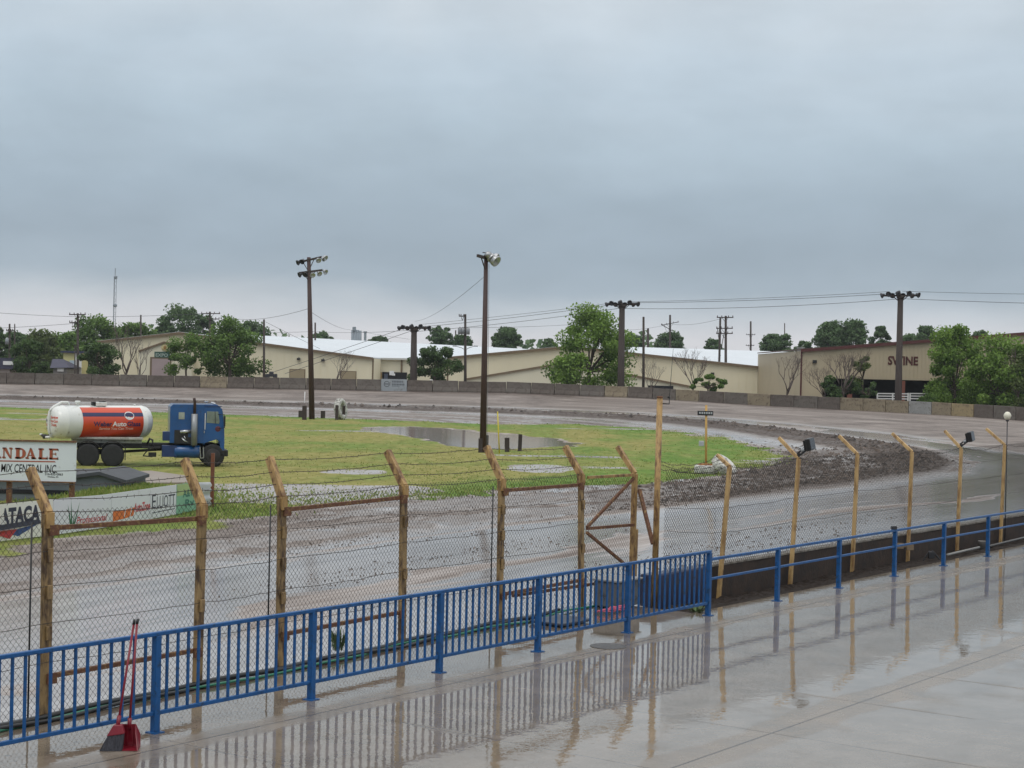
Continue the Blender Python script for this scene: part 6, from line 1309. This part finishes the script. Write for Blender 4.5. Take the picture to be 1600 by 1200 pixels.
# ------------------------------------------------------------------ trees
def crown(px, y0, y1, w, Y, m, t, n, leaf, lumps, rk=1.0, seed=0, shape=0.0):
    rg = np.random.default_rng(seed); s = Y/F; c = D(px, (y0+y1)/2, Y); hx, hz = w*s/2, (y1-y0)*s/2; C = []
    lumps = int(lumps*(1.25 if rk == 1.0 else 1.7))
    while len(C) < lumps:
        h = rg.uniform(.02, 1.0); wd = math.sqrt(max(.03, 1-((h-.40)/.64)**2))*(1-shape*max(0, h-.35)*1.1); a_ = rg.uniform(0, 2*PI); q = rg.uniform(.15, 1)**.55*wd*.92
        C.append((math.cos(a_)*q*hx, math.sin(a_)*q*hx*.85, (h*2-1)*hz*.93, rg.uniform(.12, .33)))
    C = np.array(C); k = rg.integers(0, lumps, n); rad = C[k, 3]*min(hx, hz)*1.42*rk
    d = rg.normal(size=(n, 3)); d /= np.linalg.norm(d, axis=1)[:, None]; d *= (rg.random(n)**.42)[:, None]; P = C[k, :3]+d*rad[:, None]*np.array([1.15, 1.1, .85])
    P[:, 2] = np.maximum(P[:, 2], -hz*1.05); P += np.array([c.x, Y, c.z])
    a = rg.normal(size=(n, 3)); a /= np.linalg.norm(a, axis=1)[:, None]; bq = np.cross(a, rg.normal(size=(n, 3))); bq /= np.linalg.norm(bq, axis=1)[:, None]
    L = leaf*rg.uniform(.6, 1.35, n)[:, None]; Vv = np.stack([P-a*L*.5, P+bq*L*.34, P+a*L*.5, P-bq*L*.34], 1).reshape(-1, 3)
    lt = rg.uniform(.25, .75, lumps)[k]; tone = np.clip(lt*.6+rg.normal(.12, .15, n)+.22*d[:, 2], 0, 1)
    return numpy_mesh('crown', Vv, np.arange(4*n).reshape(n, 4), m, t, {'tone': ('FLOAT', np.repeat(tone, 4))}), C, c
def tree(px, y0, y1, w, Y, m, label, n=4200, leaf=.42, lumps=24, seed=1, name='tree', grp=None, trunk=True, shape=0.0, nm=1.6, rk=1.0):
    p = D(px, 590, Y); t = thing(name, label, 'tree' if name != 'bush' else 'bush', (p.x, Y, GB0), 0, grp)
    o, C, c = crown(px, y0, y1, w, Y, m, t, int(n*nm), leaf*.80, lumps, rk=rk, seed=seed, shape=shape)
    b = MB(); s = Y/F; hgt = (y1-y0)*s; tr = max(.12, w*s*.022); rr = random.Random(seed); base = Vector((p.x, Y, GB0-.2)); fork = Vector((p.x+rr.uniform(-.2, .2), Y, max(GB0+.6, c.z-hgt*.28)))
    b.tube([base, base.lerp(fork, .5)+Vector((rr.uniform(-.1, .1), 0, 0)), fork], [tr*1.3, tr*1.05, tr*.9], 7)
    for q in C[:min(len(C), 16)]:
        e = Vector((c.x+q[0]*.9, Y+q[1]*.9, c.z+q[2]*.9)); mid = fork.lerp(e, .5)+Vector((rr.uniform(-.3, .3), rr.uniform(-.3, .3), hgt*.04)); b.tube([fork-Vector((0, 0, .1)), mid, e], [tr*.55, tr*.35, tr*.12], 5)
    b.build('trunk', mat('grey_brown_bark', (.075, .058, .045), .9, 0, .25, 2, .4, 12), t); return t
LF_mid = leafmat('mid_green_leaves', (.024, .062, .012), (.21, .34, .075)); LF_dark = leafmat('dark_green_leaves', (.016, .042, .014), (.135, .22, .068))
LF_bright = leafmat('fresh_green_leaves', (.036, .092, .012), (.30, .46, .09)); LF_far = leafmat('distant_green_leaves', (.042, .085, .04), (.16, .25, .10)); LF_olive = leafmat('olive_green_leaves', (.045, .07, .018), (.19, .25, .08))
near = 'trees just behind the track wall'
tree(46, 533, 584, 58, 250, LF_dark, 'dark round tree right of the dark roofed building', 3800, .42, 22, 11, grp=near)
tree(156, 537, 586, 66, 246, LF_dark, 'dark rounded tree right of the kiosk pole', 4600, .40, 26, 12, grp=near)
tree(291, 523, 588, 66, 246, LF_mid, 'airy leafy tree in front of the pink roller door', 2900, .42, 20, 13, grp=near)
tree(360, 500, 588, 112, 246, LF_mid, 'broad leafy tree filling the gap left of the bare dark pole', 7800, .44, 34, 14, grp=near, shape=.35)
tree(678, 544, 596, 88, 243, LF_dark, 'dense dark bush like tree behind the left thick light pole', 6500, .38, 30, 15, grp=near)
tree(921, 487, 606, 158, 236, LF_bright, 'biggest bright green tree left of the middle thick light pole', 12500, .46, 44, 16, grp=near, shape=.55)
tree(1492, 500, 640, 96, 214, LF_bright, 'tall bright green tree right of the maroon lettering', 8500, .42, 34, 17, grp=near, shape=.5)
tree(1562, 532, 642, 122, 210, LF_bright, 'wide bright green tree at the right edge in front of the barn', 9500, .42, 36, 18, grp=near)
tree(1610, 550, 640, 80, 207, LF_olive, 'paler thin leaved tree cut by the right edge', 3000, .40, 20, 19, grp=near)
bush = 'low bushes behind the track wall'
tree(1108, 587, 612, 64, 225, LF_mid, 'low green bush under the bare tree left of the twin legged pole', 2600, .36, 16, 21, 'bush', bush)
tree(1312, 590, 626, 66, 215, LF_dark, 'dark low bush under the bare tree in front of the barn', 3600, .36, 18, 22, 'bush', bush)
tree(1346, 556, 600, 36, 217, LF_olive, 'small leafy clump on the right of the bare barn tree', 900, .38, 10, 23, 'bush', bush)
tree(1355, 598, 622, 44, 214, LF_dark, 'small dark bush left of the white rail fence', 1300, .34, 10, 24, 'bush', bush)
tree(1450, 606, 640, 50, 211, LF_mid, 'green shrub spilling over the white rail fence', 1800, .36, 12, 25, 'bush', bush)
farg = 'trees far beyond the buildings'
far_list = [(-8, 508, 590, 50, 330, LF_dark, 'dark tall tree cut by the left edge'), (24, 520, 590, 54, 340, LF_far, 'hazy tree between the two left utility poles'), (66, 517, 592, 64, 330, LF_olive, 'pale olive tree left of the kiosk'),
            (40, 526, 592, 60, 400, LF_mid, 'mid green tree filling the gap behind the two left utility poles'), (90, 527, 592, 60, 410, LF_mid, 'mid green tree between the pale olive tree and the kiosk'), (104, 522, 592, 64, 350, LF_mid, 'darker tree behind the kiosk roof'), (178, 512, 586, 60, 385, LF_mid, 'rounded tree between the mast and the cream gable'), (148, 497, 590, 84, 360, LF_mid, 'tall dark tree left of the wide cream gable'), (212, 503, 580, 72, 370, LF_mid, 'dark tree behind the left slope of the cream gable'), (252, 512, 575, 50, 380, LF_far, 'low hazy tree behind the cream gable peak'),
            (281, 481, 560, 78, 380, LF_far, 'tallest spreading hazy tree above the cream gable'), (318, 492, 560, 40, 390, LF_far, 'hazy tree beside the double crossarm pole'), (393, 504, 560, 62, 390, LF_far, 'hazy tree right of the broad leafy tree'),
            (506, 520, 550, 42, 420, LF_far, 'low hazy tree right of the short bare pole'), (590, 527, 552, 46, 430, LF_far, 'low hazy tree right of the grey block tower'), (690, 511, 555, 44, 400, LF_far, 'round hazy tree behind the white roof left of the street lamps'),
            (722, 524, 556, 30, 400, LF_far, 'small hazy tree behind the street lamp pole'), (792, 513, 560, 48, 410, LF_far, 'hazy tree right of the single lamp pole'), (856, 530, 556, 26, 430, LF_far, 'small hazy tree left of the big green tree'),
            (994, 526, 556, 26, 430, LF_far, 'small hazy tree left of the plain thin pole'), (1048, 521, 560, 48, 430, LF_far, 'ragged hazy tree behind the slanting crossarms'), (1112, 531, 560, 34, 430, LF_far, 'hazy tree left of the twin legged pole'),
            (1214, 522, 565, 56, 400, LF_far, 'hazy tree at the left end of the tan barn'), (1256, 534, 562, 30, 390, LF_far, 'low hazy tree behind the white vent box'), (1300, 503, 565, 52, 380, LF_far, 'left of two tall hazy trees behind the barn'),
            (1334, 502, 565, 50, 380, LF_far, 'right of two tall hazy trees behind the barn'), (1375, 510, 560, 32, 390, LF_far, 'hazy tree just left of the tallest light pole'), (1420, 522, 556, 34, 400, LF_far, 'low hazy tree just right of the tallest light pole'), (1447, 511, 556, 36, 390, LF_far, 'hazy tree rising behind the barn roof'), (1532, 518, 550, 30, 390, LF_far, 'hazy treetop over the barn roof at the right')]
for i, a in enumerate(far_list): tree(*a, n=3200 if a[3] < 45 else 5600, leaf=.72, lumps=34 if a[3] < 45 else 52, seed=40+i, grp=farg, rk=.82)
def wood():
    n = 9000; rg = np.random.default_rng(5); x = rg.uniform(-330, 330, n); Y = rg.uniform(500, 560, n); z = rg.uniform(0, 1, n)**.8*(11+4*np.sin(x*.05)+3*np.sin(x*.17+1)); P = np.stack([x, Y, z], 1)
    a = rg.normal(size=(n, 3)); a /= np.linalg.norm(a, axis=1)[:, None]; b_ = np.cross(a, rg.normal(size=(n, 3))); b_ /= np.linalg.norm(b_, axis=1)[:, None]; L = rg.uniform(1.5, 3, n)[:, None]
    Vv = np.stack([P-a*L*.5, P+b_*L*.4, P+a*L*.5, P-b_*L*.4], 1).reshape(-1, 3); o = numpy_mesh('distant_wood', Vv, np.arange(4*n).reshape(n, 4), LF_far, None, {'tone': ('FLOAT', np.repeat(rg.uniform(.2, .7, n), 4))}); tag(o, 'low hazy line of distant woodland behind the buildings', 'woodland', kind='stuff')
wood()
def bare(px, ytop, Y, spread, label, seed, lean=0.0, r0=.13, leafy=None, ybase=605, n0=5):
    rr = random.Random(seed); p = D(px, ybase, Y); base = Vector((p.x, Y, GB0-.2)); H = D(px, ytop, Y).z-base.z; t = thing('bare_tree', label, 'tree', (p.x, Y, GB0), 0, 'leafless trees behind the track wall'); tk = MB(); br = MB(); tips = []
    def grow(a, d, L, r, lev):
        e = a+d*L; m = a.lerp(e, .5)+Vector((rr.uniform(-1, 1), rr.uniform(-1, 1), rr.uniform(-.3, .6)))*L*.07; (tk if lev == 0 else br).tube([a, m, e], [r, r*.85, r*.65], 6 if lev < 2 else 4)
        if lev >= 6: tips.append(e); return
        for k in range(n0 if lev == 0 else rr.choice((2, 2, 3))):
            v = Vector((rr.gauss(0, 1), rr.gauss(0, 1), rr.gauss(.25, .5))).normalized(); nd = (d+v*(.62 if lev else .75)*spread+Vector((0, 0, .22))).normalized(); grow(e if k < 2 or lev > 0 else a.lerp(e, rr.uniform(.55, 1)), nd, L*rr.uniform(.58, .82), r*rr.uniform(.5, .68), lev+1)
    grow(base, Vector((lean, 0, 1)).normalized(), H*.31, r0, 0)
    tk.build('trunk', mat('grey_brown_bark', (.075, .058, .045), .9, 0, .25, 2, .4, 12), t); br.build('branches', mat('bare_twig_bark', (.11, .085, .075), .9, 0, .2, 2), t)
bare(197, 513, 247, .75, 'leafless tree in front of the cream gable', 3, r0=.20)
bare(210, 528, 247.5, .9, 'thin leafless tree right of the larger leafless one', 8, .35, .10)
bare(525, 547, 243, .9, 'small leafless tree between the two tan roller doors', 4, r0=.12)
bare(1012, 558, 233, 1.0, 'leafless tree right of the plain thin pole', 5, .25, .10)
bare(1084, 545, 228, .85, 'leafless tree rising from the low green bush', 6, -.05, .15)
bare(1230, 545, 216, .9, 'leafless tree at the left corner of the tan barn', 7, 0, .14)
bare(1318, 540, 214, .95, 'wide leafless tree in front of the barn left of the letters', 9, 0, .18, n0=7)
bare(1292, 560, 216, 1.0, 'smaller leafless tree left of the wide leafless one', 10, -.2, .11)
bare(1592, 540, 206, .9, 'leafless tree among the leaves at the right edge', 12, 0, .14)

# ------------------------------------------------------------------ damp air
def haze():
    b = MB(); b.box((0, 560, 55.0), (1900, 1260, 116.0)); m = bpy.data.materials.new('damp_air'); m.use_nodes = True; N = m.node_tree.nodes; L = m.node_tree.links; N.remove(N['Principled BSDF'])
    v = N.new('ShaderNodeVolumePrincipled'); v.inputs['Color'].default_value = (.86, .90, .94, 1); v.inputs['Density'].default_value = HAZE; v.inputs['Anisotropy'].default_value = 0.2
    L.new(v.outputs[0], N['Material Output'].inputs['Volume']); tag(b.build('haze', m, None, local=True), kind='stuff')
HAZE = .00013
haze()
